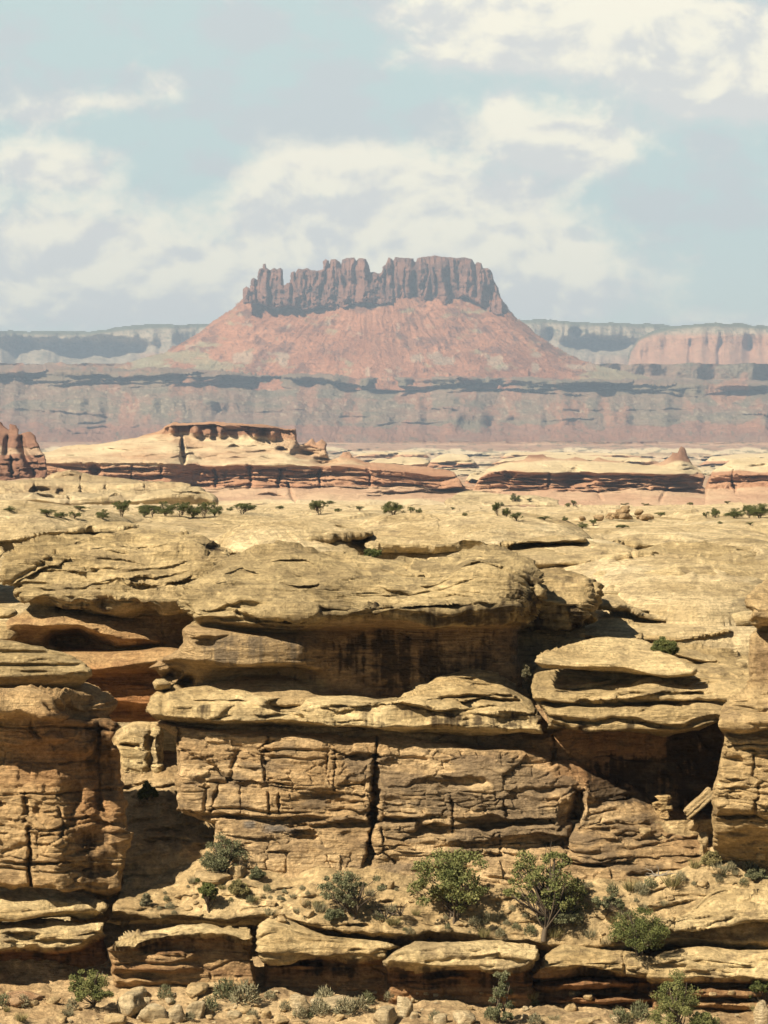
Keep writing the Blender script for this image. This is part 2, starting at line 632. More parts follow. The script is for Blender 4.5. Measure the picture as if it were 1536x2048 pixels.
def wall(amp=1.0, s=1.0, bed=1.15, blk=2.3, block=0.22, seed=0.0, rough=1.0):
    """bedded, jointed sandstone wall"""
    def f(P, N, L):
        x, y, z = P[..., 0] / s, P[..., 1] / s, P[..., 2] / s
        n = lambda sx, sy, sz, o=3, g=.5, k=0: nz(x, y, z, sx, sy, sz, o, g, seed + k, s)
        steep = 1 - sstep(np.abs(N[..., 2]), .45, .8)
        spc = SPC[0] / s
        ok = 1 - sstep(spc, .12, .5)
        a = 0.20 * n(3.2, 3.2, 2.0) + rough * (0.06 * n(.9, .9, .4, 3, .55, 1) + 0.045 * n(.3, .3, .10, 4, .65, 2))
        wx = x + 0.16 * n(1.6, 1.6, 1.6, 3, .5, 3) + .04 * n(.3, .3, .3, 2, .5, 13)
        wz = z + 0.03 * x + 0.25 * n(2.8, 2.8, 1.5, 3, .5, 4)
        h = wz / bed
        b = np.floor(h)
        fr = h - b
        boff = (hsh(b, b * 0 + 3, 4) - .5) * 0.26
        saw = 0.10 * (sstep(fr, 0.0, 0.06) - 0.9 * sstep(fr, 0.93, 1.0)) - .14 * np.exp(-(np.minimum(fr, 1 - fr) * bed / .035) ** 2)
        gm = sstep(n(1.8, 1.8, .8, 3, .5, 5), -0.3, 0.4)
        h3 = (wz + .05 * n(.6, .6, .3, 2, .5, 14)) / (bed * .17)
        b3 = np.floor(h3)
        f3 = h3 - b3
        lam = (.06 * (hsh(b3, b3 * 0 + 7, 6) - .5) + .05 * (f3 - .5)) * sstep(n(1.5, 1.5, .5, 3, .5, 15), -.1, .4)
        f1, f2, cid = worley(wx / blk, wz / (bed * 1.1), 3 + int(seed))
        crack = np.exp(-((f2 - f1) / 0.035) ** 2) * sstep(n(2.2, 2.2, 2.2, 2, .5, 6), -0.05, .45)
        f1b, f2b, cidb = worley(wx / (blk * .34), wz / (bed * .26), 9 + int(seed))
        crb = np.exp(-((f2b - f1b) / 0.08) ** 2) * sstep(n(1.5, 1.5, 1.1, 2, .5, 8), 0.15, .6)
        rg = sstep(n(2.6, 2.6, 1.2, 2, .5, 9), 0.0, 0.6)
        return amp * s * (a + ok * (gm * (saw + boff) + lam) + steep * ok * (block * 1.3 * (cid - .5) - 0.28 * crack + (0.20 * (cidb - .5) * rg - 0.12 * crb)))
    return f


def cols(L, base, alt, dark=(0.14, 0.10, 0.06), s=1.0, seed=0.0, lich=0.5, band=0.5):
    P = L['P']
    x, y, z = P[..., 0] / s, P[..., 1] / s, P[..., 2] / s
    n1 = fbm(x / 4.5, y / 4.5, z / 2.5, 4, .6, seed + 20)
    b = fbm(x / 9, y / 9, z / 0.32, 4, .6, seed + 21)
    base, alt = np.array(base), np.array(alt)
    c = lerp(base * .86, alt * 1.12, np.clip(0.5 + 0.9 * n1 + band * b, 0, 1))
    n2 = fbm(x / 1.1, y / 1.6, z / .8, 5, .65, seed + 22)
    c = lerp(c, dark, lich * 1.25 * np.clip(sstep(n2 + .4 * n1, 0.14, 0.55), 0, .8))
    n3 = fbm(x / .35, y / .6, z / .3, 3, .6, seed + 23)
    c = lerp(c, alt * 1.25, .5 * sstep(n3 - .2 * n2, .3, .75))
    c = c * (1 + .16 * fbm(x / .12, y / .2, z / .1, 2, .6, seed + 24))[..., None]
    return c


def streaks(L, c, region, dark=(0.045, 0.03, 0.018), seed=0.0, s=1.0, thr=0.0, mx=0.9):
    """desert varnish: dark vertical streaks that have run down the rock inside a region"""
    P = L['P']
    x, y, z = P[..., 0] / s, P[..., 1] / s, P[..., 2] / s
    n = .65 * fbm(x / .6, y / 3, z / 5.0, 4, .65, seed + 30) + .35 * fbm(x / .16, y / 2, z / 3.0, 3, .6, seed + 32) + 0.8 * fbm(x / .9, y / .9, z / .8, 5, .68, seed + 31)
    m = sstep(n + (region - 0.5) * 1.6, thr - .3, thr + .4) * sstep(region, 0.05, 0.5) * mx
    return lerp(c, dark, m)


NEAR = rock_mat("sandstone", 1.0, 1.5, 0.62)
SLICK = rock_mat("slickrock", 1.0, 1.4, 0.55, lam=0.9)

TAN = (0.45, 0.325, 0.16)
TAN2 = (0.54, 0.42, 0.23)
GOLD = (0.40, 0.255, 0.105)
ORANGE = (0.36, 0.20, 0.085)
WALL1 = (0.43, 0.29, 0.15)
WALL2 = (0.50, 0.36, 0.20)
VARN = (0.05, 0.033, 0.02)


def finish(L, name, mat, c, label=None, cat=None, group=None, kind=None, parent=None):
    o = grid_mesh(name, L['P'], L['mask'], mat, c, parent)
    return tag(o, label, cat, group, kind)


def C(D, *pts):
    """feature curve whose distance is D everywhere, or per point when a third value is given"""
    return [(p[0], p[1], p[2] if len(p) > 2 else D) for p in pts]


# ------------------------------------------------------------------ near rock: the wall, its ledges, domes and buttresses
def build_cliff():
    curves = [
        C(108, (150, 1396), (1800, 1396)),
        C(104.8, (150, 1430), (300, 1428), (500, 1448), (700, 1455), (960, 1460), (1085, 1476, 105.3), (1130, 1456, 105.6), (1220, 1452, 106.6), (1400, 1440, 107.2), (1460, 1440, 106.6), (1800, 1440)),
        C(104.7, (150, 1446), (300, 1438), (420, 1454), (530, 1458), (640, 1470), (690, 1480), (760, 1474), (800, 1478), (900, 1484), (1000, 1489), (1060, 1496), (1110, 1512, 105.2), (1180, 1532, 105.9), (1260, 1580, 106.5), (1330, 1612, 106.7), (1400, 1640, 106.8), (1440, 1630, 106.4), (1800, 1640)),
        C(103.6, (150, 1452, 105), (300, 1444, 104), (420, 1462), (530, 1466), (640, 1480), (690, 1490), (760, 1484), (800, 1488), (900, 1494), (1000, 1500), (1060, 1508, 103.7), (1110, 1528, 103.9), (1180, 1546, 104.6), (1260, 1594, 105.2), (1330, 1626, 105.4), (1400, 1654, 105.6), (1440, 1645, 105.4), (1800, 1650)),
        C(103.0, (150, 1570, 103.8), (350, 1560), (740, 1560, 102.9), (1150, 1590, 103.0), (1200, 1600, 103.9), (1330, 1665, 104.3), (1440, 1700, 103.9), (1800, 1690)),
        C(102.8, (150, 1625, 103.4), (480, 1640), (740, 1650, 102.6), (1150, 1655, 102.7), (1330, 1705, 103.2), (1800, 1722, 102.4)),
        C(102.4, (150, 1690, 103), (300, 1705, 102.7), (480, 1705), (740, 1715, 102.3), (960, 1728, 102.3), (1150, 1725, 102.3), (1330, 1738, 102.3), (1800, 1748, 101.2)),
        C(102.0, (150, 1800), (1800, 1820, 101)),
    ]
    dents = [
        # caves and overhung hollows in the wall
        (880, 1567, 48, 9, .45, 2), (950, 1562, 24, 9, .5, 2), (715, 1515, 24, 9, .6, 2), (440, 1565, 24, 6, .5, 2), (520, 1570, 60, 5, .35, 2),
        (650, 1592, 30, 10, .4), (410, 1632, 14, 8, .7), (465, 1634, 18, 7, .6), (600, 1640, 60, 5, .6, 2), (720, 1645, 50, 7, .7, 2),
        (610, 1668, 28, 9, .8, 2), (715, 1670, 34, 12, .5, 2), (860, 1664, 55, 10, .8, 2), (800, 1638, 40, 6, .8, 2), (990, 1648, 40, 8, .8, 2),
        (1060, 1690, 85, 16, 1.0, 2), (900, 1690, 60, 8, .4), (760, 1552, 14, 16, .5), (1040, 1592, 22, 12, .25), (1095, 1578, 50, 9, .5, 2),
        (1010, 1712, 60, 7, .5, 2), (1140, 1640, 14, 40, .9, 2), (790, 1725, 40, 14, .5), (880, 1742, 60, 8, .5, 2), (690, 1605, 40, 5, .4, 2), (700, 1622, 40, 5, .4, 2),
        # shaded hollow above the sloping slab on the right
        (1330, 1754, 62, 13, 1.7, 2), (1262, 1672, 12, 6, .5, 2), (1480, 1632, 50, 5, .5, 2), (1190, 1612, 26, 8, .4, 2), (1240, 1600, 40, 6, .4, 2), (1320, 1682, 30, 7, .3),
        (1455, 1685, 40, 8, -.5, 2), (1180, 1735, 30, 5, .5, 2), (1320, 1800, 30, 30, .2),
    ]
    cracks = [
        ([(757, 1480), (752, 1530), (752, 1560), (746, 1620), (742, 1690), (735, 1740)], 5, 1.2),
        ([(1160, 1585), (1152, 1620), (1146, 1650), (1142, 1700), (1138, 1730)], 9, 1.5),
        ([(533, 1470), (534, 1525)], 3, .5), ([(475, 1500), (468, 1545), (460, 1560)], 5, .5), ([(436, 1575), (428, 1600), (424, 1618)], 4, .6),
        ([(482, 1575), (482, 1620)], 3, .3), ([(558, 1590), (558, 1620)], 3, .4), ([(668, 1500), (667, 1580)], 3, .5), ([(904, 1590), (903, 1660)], 3, .45),
        ([(1011, 1600), (1010, 1640)], 3, .4), ([(355, 1460), (352, 1560), (362, 1625)], 5, .7), ([(385, 1620), (480, 1638), (620, 1652), (735, 1655)], 5, .55),
        ([(770, 1590), (850, 1588)], 3, .4), ([(1000, 1665), (1000, 1705)], 3, .4), ([(820, 1640), (900, 1655), (980, 1650), (1120, 1650)], 4, .4), ([(1110, 1470), (1108, 1530)], 5, .5),
    ]
    led = [([(385, 1560), (440, 1566), (490, 1572), (560, 1576)], .5, 6), ([(490, 1574), (560, 1570), (600, 1578)], .4, 5), ([(640, 1592), (700, 1588), (745, 1592)], .45, 6), ([(660, 1606), (710, 1604), (750, 1612)], .4, 6), ([(760, 1632), (820, 1634), (880, 1640)], .8, 10), ([(760, 1608), (820, 1606)], .4, 6), ([(830, 1652), (880, 1648), (900, 1656)], .7, 10), ([(900, 1640), (960, 1634), (1010, 1642)], .8, 10), ([(990, 1648), (1060, 1640), (1130, 1636)], .8, 10), ([(1010, 1672), (1080, 1668), (1145, 1674)], 1.0, 14), ([(820, 1558), (880, 1552), (960, 1556)], .4, 8), ([(760, 1676), (820, 1674), (900, 1682)], .5, 7), ([(880, 1710), (960, 1704), (1010, 1712)], .6, 8), ([(600, 1640), (680, 1644), (740, 1642)], .6, 7), ([(400, 1622), (470, 1628), (560, 1634)], .6, 6), ([(1170, 1604), (1240, 1596), (1300, 1606)], .5, 7), ([(1160, 1690), (1240, 1676), (1330, 1684)], .4, 6), ([(1180, 1728), (1260, 1716), (1350, 1722)], .4, 6), ([(1420, 1632), (1480, 1634), (1560, 1630)], .6, 7)]
    led += arcs(84, 22, 370, 750, [(370, 1500), (750, 1510)], [(370, 1620), (750, 1640)], ln=(24, 90), dep=(.10, .24), wd=(2.5, 5)) + arcs(184, 26, 370, 1150, [(370, 1655), (760, 1640), (1150, 1600)], [(370, 1700), (1150, 1725)], ln=(30, 110), dep=(.15, .4), wd=(3, 7)) + arcs(85, 46, 1150, 1540, [(1150, 1590), (1330, 1660), (1540, 1650)], [(1150, 1730), (1540, 1740)], ln=(30, 140), dep=(.15, .4), wd=(3, 7), tilt=-.06)
    led = [(a_, b_ * .7, c_) for a_, b_, c_ in led]
    dents = [t[:4] + (t[4] * .7,) + t[5:] for t in dents]
    cracks = [(a_, b_ * .85, c_ * (.65 if c_ < 1 else 1)) for a_, b_, c_ in cracks]
    L = layer(280, 1800, 1396, 1800, curves, step=1.5, ledges=led, dents=dents, cracks=cracks, jit=5, sm=(1.0, 1.6), seed=1, R=16, Rm=1.4, pj=5, poly=[(340, 1390), (322, 1436), (312, 1450), (346, 1476), (352, 1560), (358, 1620), (392, 1636), (430, 1650), (420, 1700), (400, 1760), (380, 1810), (1820, 1810), (1820, 1390)])
    U, V = L['U'], L['V']
    fw = wall(seed=0)
    displace(L, lambda P, N, L: fw(P, N, L) * (0.72 + 0.28 * sstep(V, 1460, 1500)), 'cliff')
    c = cols(L, WALL1, WALL2, (0.19, 0.13, 0.075), seed=1, lich=.5, band=.8)
    red = blob(U, V, [(1270, 1500, 190, 90), (1400, 1560, 60, 120)])
    c = lerp(c, (0.30, 0.145, 0.065), .75 * red)
    c = streaks(L, c, blob(U, V, [(1270, 1560, 110, 60), (1390, 1530, 70, 110)]), seed=1, thr=.15)
    P = L['P']
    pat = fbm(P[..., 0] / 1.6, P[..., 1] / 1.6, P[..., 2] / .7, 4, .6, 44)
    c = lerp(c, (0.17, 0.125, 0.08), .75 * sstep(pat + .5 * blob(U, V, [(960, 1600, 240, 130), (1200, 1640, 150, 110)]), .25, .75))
    c = lerp(c, (0.16, 0.15, 0.14), .8 * blob(U, V, [(500, 1652, 12, 7), (550, 1657, 26, 10), (590, 1662, 14, 6)]))
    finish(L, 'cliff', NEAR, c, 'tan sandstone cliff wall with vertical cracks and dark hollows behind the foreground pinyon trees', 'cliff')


def build_slope():
    curves = [
        C(104, (100, 1640, 112), (400, 1640, 111), (500, 1640, 104.5), (1800, 1640)),
        C(103.2, (100, 1700, 107.5), (300, 1695, 107), (420, 1690, 105.2), (500, 1700, 103.6), (700, 1722), (1150, 1738), (1300, 1750), (1430, 1672, 104.8), (1500, 1690, 104.2), (1800, 1700)),
        C(100.6, (100, 1765, 103.4), (300, 1770, 102.8), (400, 1772, 101.8), (520, 1775), (700, 1778), (1100, 1800), (1300, 1785), (1430, 1740, 102.2), (1800, 1760)),
        C(98.9, (100, 1826, 100), (300, 1830, 99.6), (520, 1836, 99.4), (640, 1856), (700, 1862), (900, 1876), (1100, 1886), (1250, 1892), (1800, 1878)),
        C(102.5, (100, 1840), (300, 1842), (520, 1848), (640, 1872), (700, 1888), (1100, 1910), (1250, 1915), (1800, 1940)),
    ]
    L = layer(190, 1800, 1640, 1905, curves, jit=4, sm=(2, 3), seed=3, ledges=arcs(89, 60, 260, 1540, [(260, 1770), (1150, 1770), (1420, 1700), (1540, 1700)], [(260, 1825), (600, 1845), (1100, 1875), (1300, 1820), (1540, 1760)], ln=(30, 120), dep=(.12, .4), wd=(3, 7), tilt=-.03), poly=[(300, 1630), (1810, 1630), (1810, 1910), (218, 1910), (214, 1880), (232, 1800)], R=6, Rm=.3, pj=6)
    U, V = L['U'], L['V']
    def fn(P, N, L):
        x, y, z = P[..., 0], P[..., 1], P[..., 2]
        led = sstep(fbm(x / 3, y / 3, z / 1.2, 3, seed=9), -.1, .5) * slick(seed=3, cb=.2, sp=.4)(P, N, L) * .6
        return .28 * fbm(x / 2.2, y / 2.2, z / 2.2, 4, .55, 3) + .05 * fbm(x / .35, y / .5, z / .3, 3, .6, 4) + led
    displace(L, fn, 'slope')
    c = cols(L, (0.46, 0.33, 0.17), (0.53, 0.40, 0.22), (0.23, 0.17, 0.09), seed=3, lich=.55, band=.2)
    finish(L, 'slope_ground', NEAR, c, kind='structure')
    # gully floor between the left buttress and the wall
    curves = [C(112, (140, 1500), (560, 1500)), C(109.5, (140, 1535), (330, 1540), (560, 1545)), C(108.3, (140, 1585), (300, 1590), (560, 1600)),
              C(106.2, (140, 1640), (330, 1655), (560, 1660)), C(104.0, (140, 1720), (560, 1730)), C(103.4, (140, 1800), (560, 1800)), C(103, (140, 1850), (560, 1850))]
    L = layer(140, 560, 1500, 1850, curves, jit=5, sm=(2, 3), seed=4, ledges=arcs(41, 24, 180, 440, [(180, 1530), (440, 1560)], [(180, 1780), (440, 1700)], ln=(30, 90), dep=(.2, .5), wd=(4, 8)))
    displace(L, lambda P, N, L: fn(P, N, L) + .3 * (wall(block=.3, seed=5)(P, N, L)), 'gully')
    c = cols(L, (0.40, 0.275, 0.14), (0.46, 0.34, 0.19), (0.18, 0.13, 0.075), seed=4, lich=.5, band=.3)
    finish(L, 'gully_ground', NEAR, c, kind='structure')


def build_bench():
    """the low overhanging ledge along the bottom, split by its joints into blocks"""
    def block(poly, top, lip, base, D, name_label, seed, rec=1.5, red=0.3, dents=(), lipt=26, cracks=(), grp='blocks of the low overhanging ledge'):
        us = [p[0] for p in top]
        cv = [[(u, v - 16, D + 3.0) for u, v in top], [(u, v, D + 1.2) for u, v in top],
              [(u, v - lipt, D + .15) for u, v in lip], [(u, v - 6, D) for u, v in lip], [(u, v + 3, D + .5) for u, v in lip], [(u, v + 9, D + rec) for u, v in lip],
              [(u, v, D + rec - .3) for u, v in base], [(u, v + 40, D + rec + .6) for u, v in base]]
        pu = [p[0] for p in poly]
        pv = [p[1] for p in poly]
        L = layer(min(pu) - 16, max(pu) + 16, min(pv) - 14, max(pv) + 14, cv, poly=poly, R=8, Rm=.55, jit=5, sm=(1.0, 1.6), seed=seed, dents=dents, cracks=cracks, pj=3, fall=.15,
                  ledges=arcs(seed, 9, max(0, min(pu)) + 15, min(1540, max(pu)) - 15, [(u, v + 8) for u, v in top], [(u, v - 6) for u, v in lip], ln=(30, 110), dep=(.15, .35), wd=(3, 6)) + arcs(seed + 50, 9, max(0, min(pu)) + 15, min(1540, max(pu)) - 15, [(u, v + 16) for u, v in lip], [(u, v - 8) for u, v in base], ln=(40, 120), dep=(.15, .35), wd=(3, 7)))
        fw = wall(seed=seed, block=.08, bed=1.1)
        fs = slick(seed=seed, cb=.16, sp=.55, tilt=.16)
        U, V = L['U'], L['V']
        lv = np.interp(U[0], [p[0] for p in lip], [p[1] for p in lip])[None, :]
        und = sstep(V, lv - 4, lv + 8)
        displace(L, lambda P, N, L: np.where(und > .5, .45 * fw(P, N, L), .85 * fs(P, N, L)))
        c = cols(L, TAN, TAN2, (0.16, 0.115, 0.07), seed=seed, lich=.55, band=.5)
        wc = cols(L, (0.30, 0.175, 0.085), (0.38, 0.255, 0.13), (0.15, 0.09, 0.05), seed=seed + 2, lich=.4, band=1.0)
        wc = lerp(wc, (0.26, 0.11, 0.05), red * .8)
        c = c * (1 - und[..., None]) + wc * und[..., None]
        c = streaks(L, c, .62 * sstep(V, lv - 14, lv) * (1 - sstep(V, lv + 25, lv + 60)), seed=seed, thr=.3)
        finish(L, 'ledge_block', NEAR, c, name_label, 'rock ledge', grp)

    block([(-320, 1836), (150, 1842), (212, 1842), (208, 1862), (212, 1905), (226, 1940), (226, 2000), (-320, 2010)],
          [(-320, 1838), (220, 1844)], [(-320, 1898), (0, 1902), (90, 1902), (160, 1896), (200, 1872), (230, 1860)], [(-320, 1980), (0, 1985), (230, 1985)], 98.2,
          'ledge block with bedded upper edge over a dark red recess, below the left buttress', 11, rec=2.2, red=.8, lipt=40,
          dents=[(45, 1872, 30, 12, .6, 2), (120, 1885, 40, 5, .3, 2), (60, 1888, 40, 5, .3, 2)])
    block([(214, 1884), (228, 1868), (290, 1850), (400, 1848), (505, 1852), (513, 1870), (507, 1900), (514, 1985), (440, 1990), (230, 1986), (222, 1935)],
          [(200, 1876), (290, 1852), (400, 1846), (520, 1852)], [(200, 1894), (250, 1882), (310, 1870), (350, 1872), (400, 1871), (440, 1867), (480, 1878), (510, 1884)], [(200, 1955), (300, 1956), (420, 1968), (520, 1975)], 97.0,
          'ledge block with smooth purplish front and small sunlit shelf, left of the narrow dark cleft', 13, rec=1.1, red=.05, lipt=10,
          dents=[(340, 1915, 50, 12, -.75, 2), (330, 1935, 60, 8, -.6, 2), (270, 1950, 50, 10, .5, 2), (420, 1975, 80, 8, .8, 2)])
    block([(526, 1858), (545, 1848), (640, 1856), (760, 1875), (806, 1890), (775, 1900), (778, 1925), (786, 2030), (520, 2010), (534, 1905)],
          [(520, 1852), (640, 1858), (800, 1884)], [(520, 1908), (570, 1916), (640, 1910), (700, 1920), (790, 1912)], [(520, 1968), (640, 1985), (800, 2005)], 97.4,
          'ledge block with rounded scooped lip just right of the narrow dark cleft', 17, rec=1.7, red=.35, lipt=34,
          dents=[(600, 1932, 42, 4, -.9, 2), (650, 1925, 40, 10, .5), (560, 1935, 20, 6, -.4)])
    block([(770, 1922), (790, 1905), (830, 1886), (960, 1890), (1072, 1894), (1080, 1910), (1060, 1932), (1064, 1950), (1066, 2040), (780, 2040), (776, 1940)],
          [(770, 1898), (830, 1884), (960, 1888), (1080, 1892)], [(770, 1930), (850, 1938), (950, 1936), (1010, 1945), (1075, 1930)], [(770, 2000), (1080, 2012)], 96.8,
          'pale smooth capped ledge block below the large pinyon trees', 19, rec=1.7, red=.35, lipt=30,
          dents=[(895, 1957, 34, 4, -.8, 2), (1010, 1990, 40, 8, -.3), (1005, 1917, 14, 6, .2)], cracks=[([(850, 1925), (960, 1920), (1050, 1925)], 3, .15)])
    block([(1064, 1938), (1085, 1912), (1125, 1890), (1190, 1892), (1250, 1905), (1330, 1925), (1326, 1948), (1330, 2050), (1060, 2050), (1068, 1960)],
          [(1060, 1905), (1125, 1890), (1250, 1900), (1340, 1915)], [(1060, 1944), (1150, 1944), (1250, 1952), (1340, 1952)], [(1060, 2005), (1340, 2020)], 97.2,
          'broken ledge block with two stepped lips below the low dense juniper', 23, rec=1.9, red=.5, lipt=28,
          dents=[(1180, 1970, 110, 9, -1.3, 2), (1210, 2000, 100, 8, -1.0, 2), (1085, 1990, 14, 30, .3)], cracks=[([(1100, 1925), (1240, 1925)], 3, .3), ([(1250, 1900), (1248, 1950)], 3, .3)])
    block([(1298, 1932), (1330, 1908), (1450, 1895), (1800, 1890), (1800, 2070), (1300, 2070)],
          [(1290, 1912), (1450, 1896), (1800, 1890)], [(1290, 1958), (1450, 1960), (1800, 1955)], [(1290, 2020), (1800, 2020)], 97.0,
          'grey weathered ledge block at the lower right behind the dense juniper', 29, rec=1.3, red=.3, lipt=44,
          dents=[(1450, 1985, 140, 10, -1.0, 2), (1500, 2010, 140, 8, -.8, 2)])
    # the slabs above it: left base slab and the long sloping slab at the right
    cv = [C(103, (-320, 1760), (230, 1770)), C(101.5, (-320, 1772), (0, 1772), (170, 1784), (230, 1800)), C(98.6, (-320, 1815), (0, 1818), (120, 1824), (215, 1832)),
          C(98.5, (-320, 1836), (0, 1836), (215, 1841)), C(100, (-320, 1846), (230, 1848)), C(100, (-320, 1862), (230, 1862))]
    L = layer(-320, 236, 1756, 1862, cv, poly=[(-330, 1750), (170, 1770), (222, 1805), (214, 1838), (180, 1843), (-330, 1843)], R=12, Rm=.8, jit=3, seed=31, sm=(1, 2),
              dents=[(60, 1795, 60, 3, .2, 2), (100, 1805, 50, 3, .2, 2), (40, 1788, 20, 5, .2)])
    displace(L, slick(seed=31, cb=.2, sp=.4, tilt=-.12))
    finish(L, 'rock_slab', NEAR, cols(L, TAN, TAN2, seed=31), 'sunlit sloping rock slab at the foot of the left buttress', 'rock slab')
    cv = [C(104, (1180, 1850), (1290, 1800), (1380, 1755), (1536, 1700), (1800, 1650)), C(101.6, (1180, 1878), (1290, 1826), (1380, 1790), (1536, 1748), (1800, 1700)),
          C(98.4, (1180, 1890), (1290, 1842), (1380, 1846), (1450, 1834), (1536, 1826), (1800, 1820)), C(98.1, (1180, 1895), (1290, 1852), (1350, 1862), (1380, 1864), (1450, 1852), (1536, 1842), (1800, 1835)),
          C(101.0, (1180, 1905), (1290, 1868), (1380, 1874), (1450, 1864), (1536, 1856), (1800, 1850)), C(101.5, (1180, 1930), (1800, 1900))]
    L = layer(1180, 1800, 1640, 1930, cv, poly=[(1200, 1886), (1290, 1822), (1340, 1796), (1400, 1772), (1536, 1728), (1800, 1670), (1820, 1850), (1536, 1868), (1450, 1868), (1370, 1880), (1300, 1858)],
              R=10, Rm=.6, jit=3, seed=33, sm=(1.2, 2.5), ledges=arcs(87, 34, 1300, 1540, [(1290, 1835), (1390, 1785), (1540, 1740)], [(1290, 1848), (1390, 1850), (1540, 1830)], ln=(60, 180), dep=(.12, .3), wd=(2.5, 5), tilt=-.26), cracks=[([(1352, 1790), (1350, 1855)], 3, .35)])
    displace(L, slick(seed=33, cb=.2, sp=.34, tilt=-.30), 'tilted')
    finish(L, 'rock_slab', NEAR, cols(L, (0.40, 0.29, 0.145), TAN2, (0.15, 0.11, 0.07), seed=33, lich=.45), 'long tilted slab with fine inclined layers overhanging a shadow at the right', 'rock slab')


def build_bottom():
    curves = [C(102, (-320, 1850), (1800, 1870)), C(100.2, (-320, 1925), (1800, 1945)), C(98.8, (-320, 1962), (0, 1968), (230, 1966), (420, 1960), (560, 1975), (800, 2004), (1800, 2016)),
              C(96.2, (-320, 2005), (1800, 2040)), C(92, (-320, 2070), (1800, 2085)), C(86, (-320, 2160), (1800, 2160))]
    L = layer(-320, 1800, 1850, 2160, curves, jit=4, sm=(2, 3), seed=6)
    def fn(P, N, L):
        x, y, z = P[..., 0], P[..., 1], P[..., 2]
        r = .30 * fbm(x / 1.8, y / 1.8, z / 1.8, 4, .55, 6) + .05 * fbm(x / .3, y / .4, z / .3, 3, .6, 7)
        return r
    displace(L, fn, 'bottom')
    c = cols(L, (0.42, 0.285, 0.15), (0.50, 0.37, 0.21), (0.19, 0.125, 0.07), seed=6, lich=.6, band=.1)
    finish(L, 'rubble_ground', NEAR, c, kind='structure')


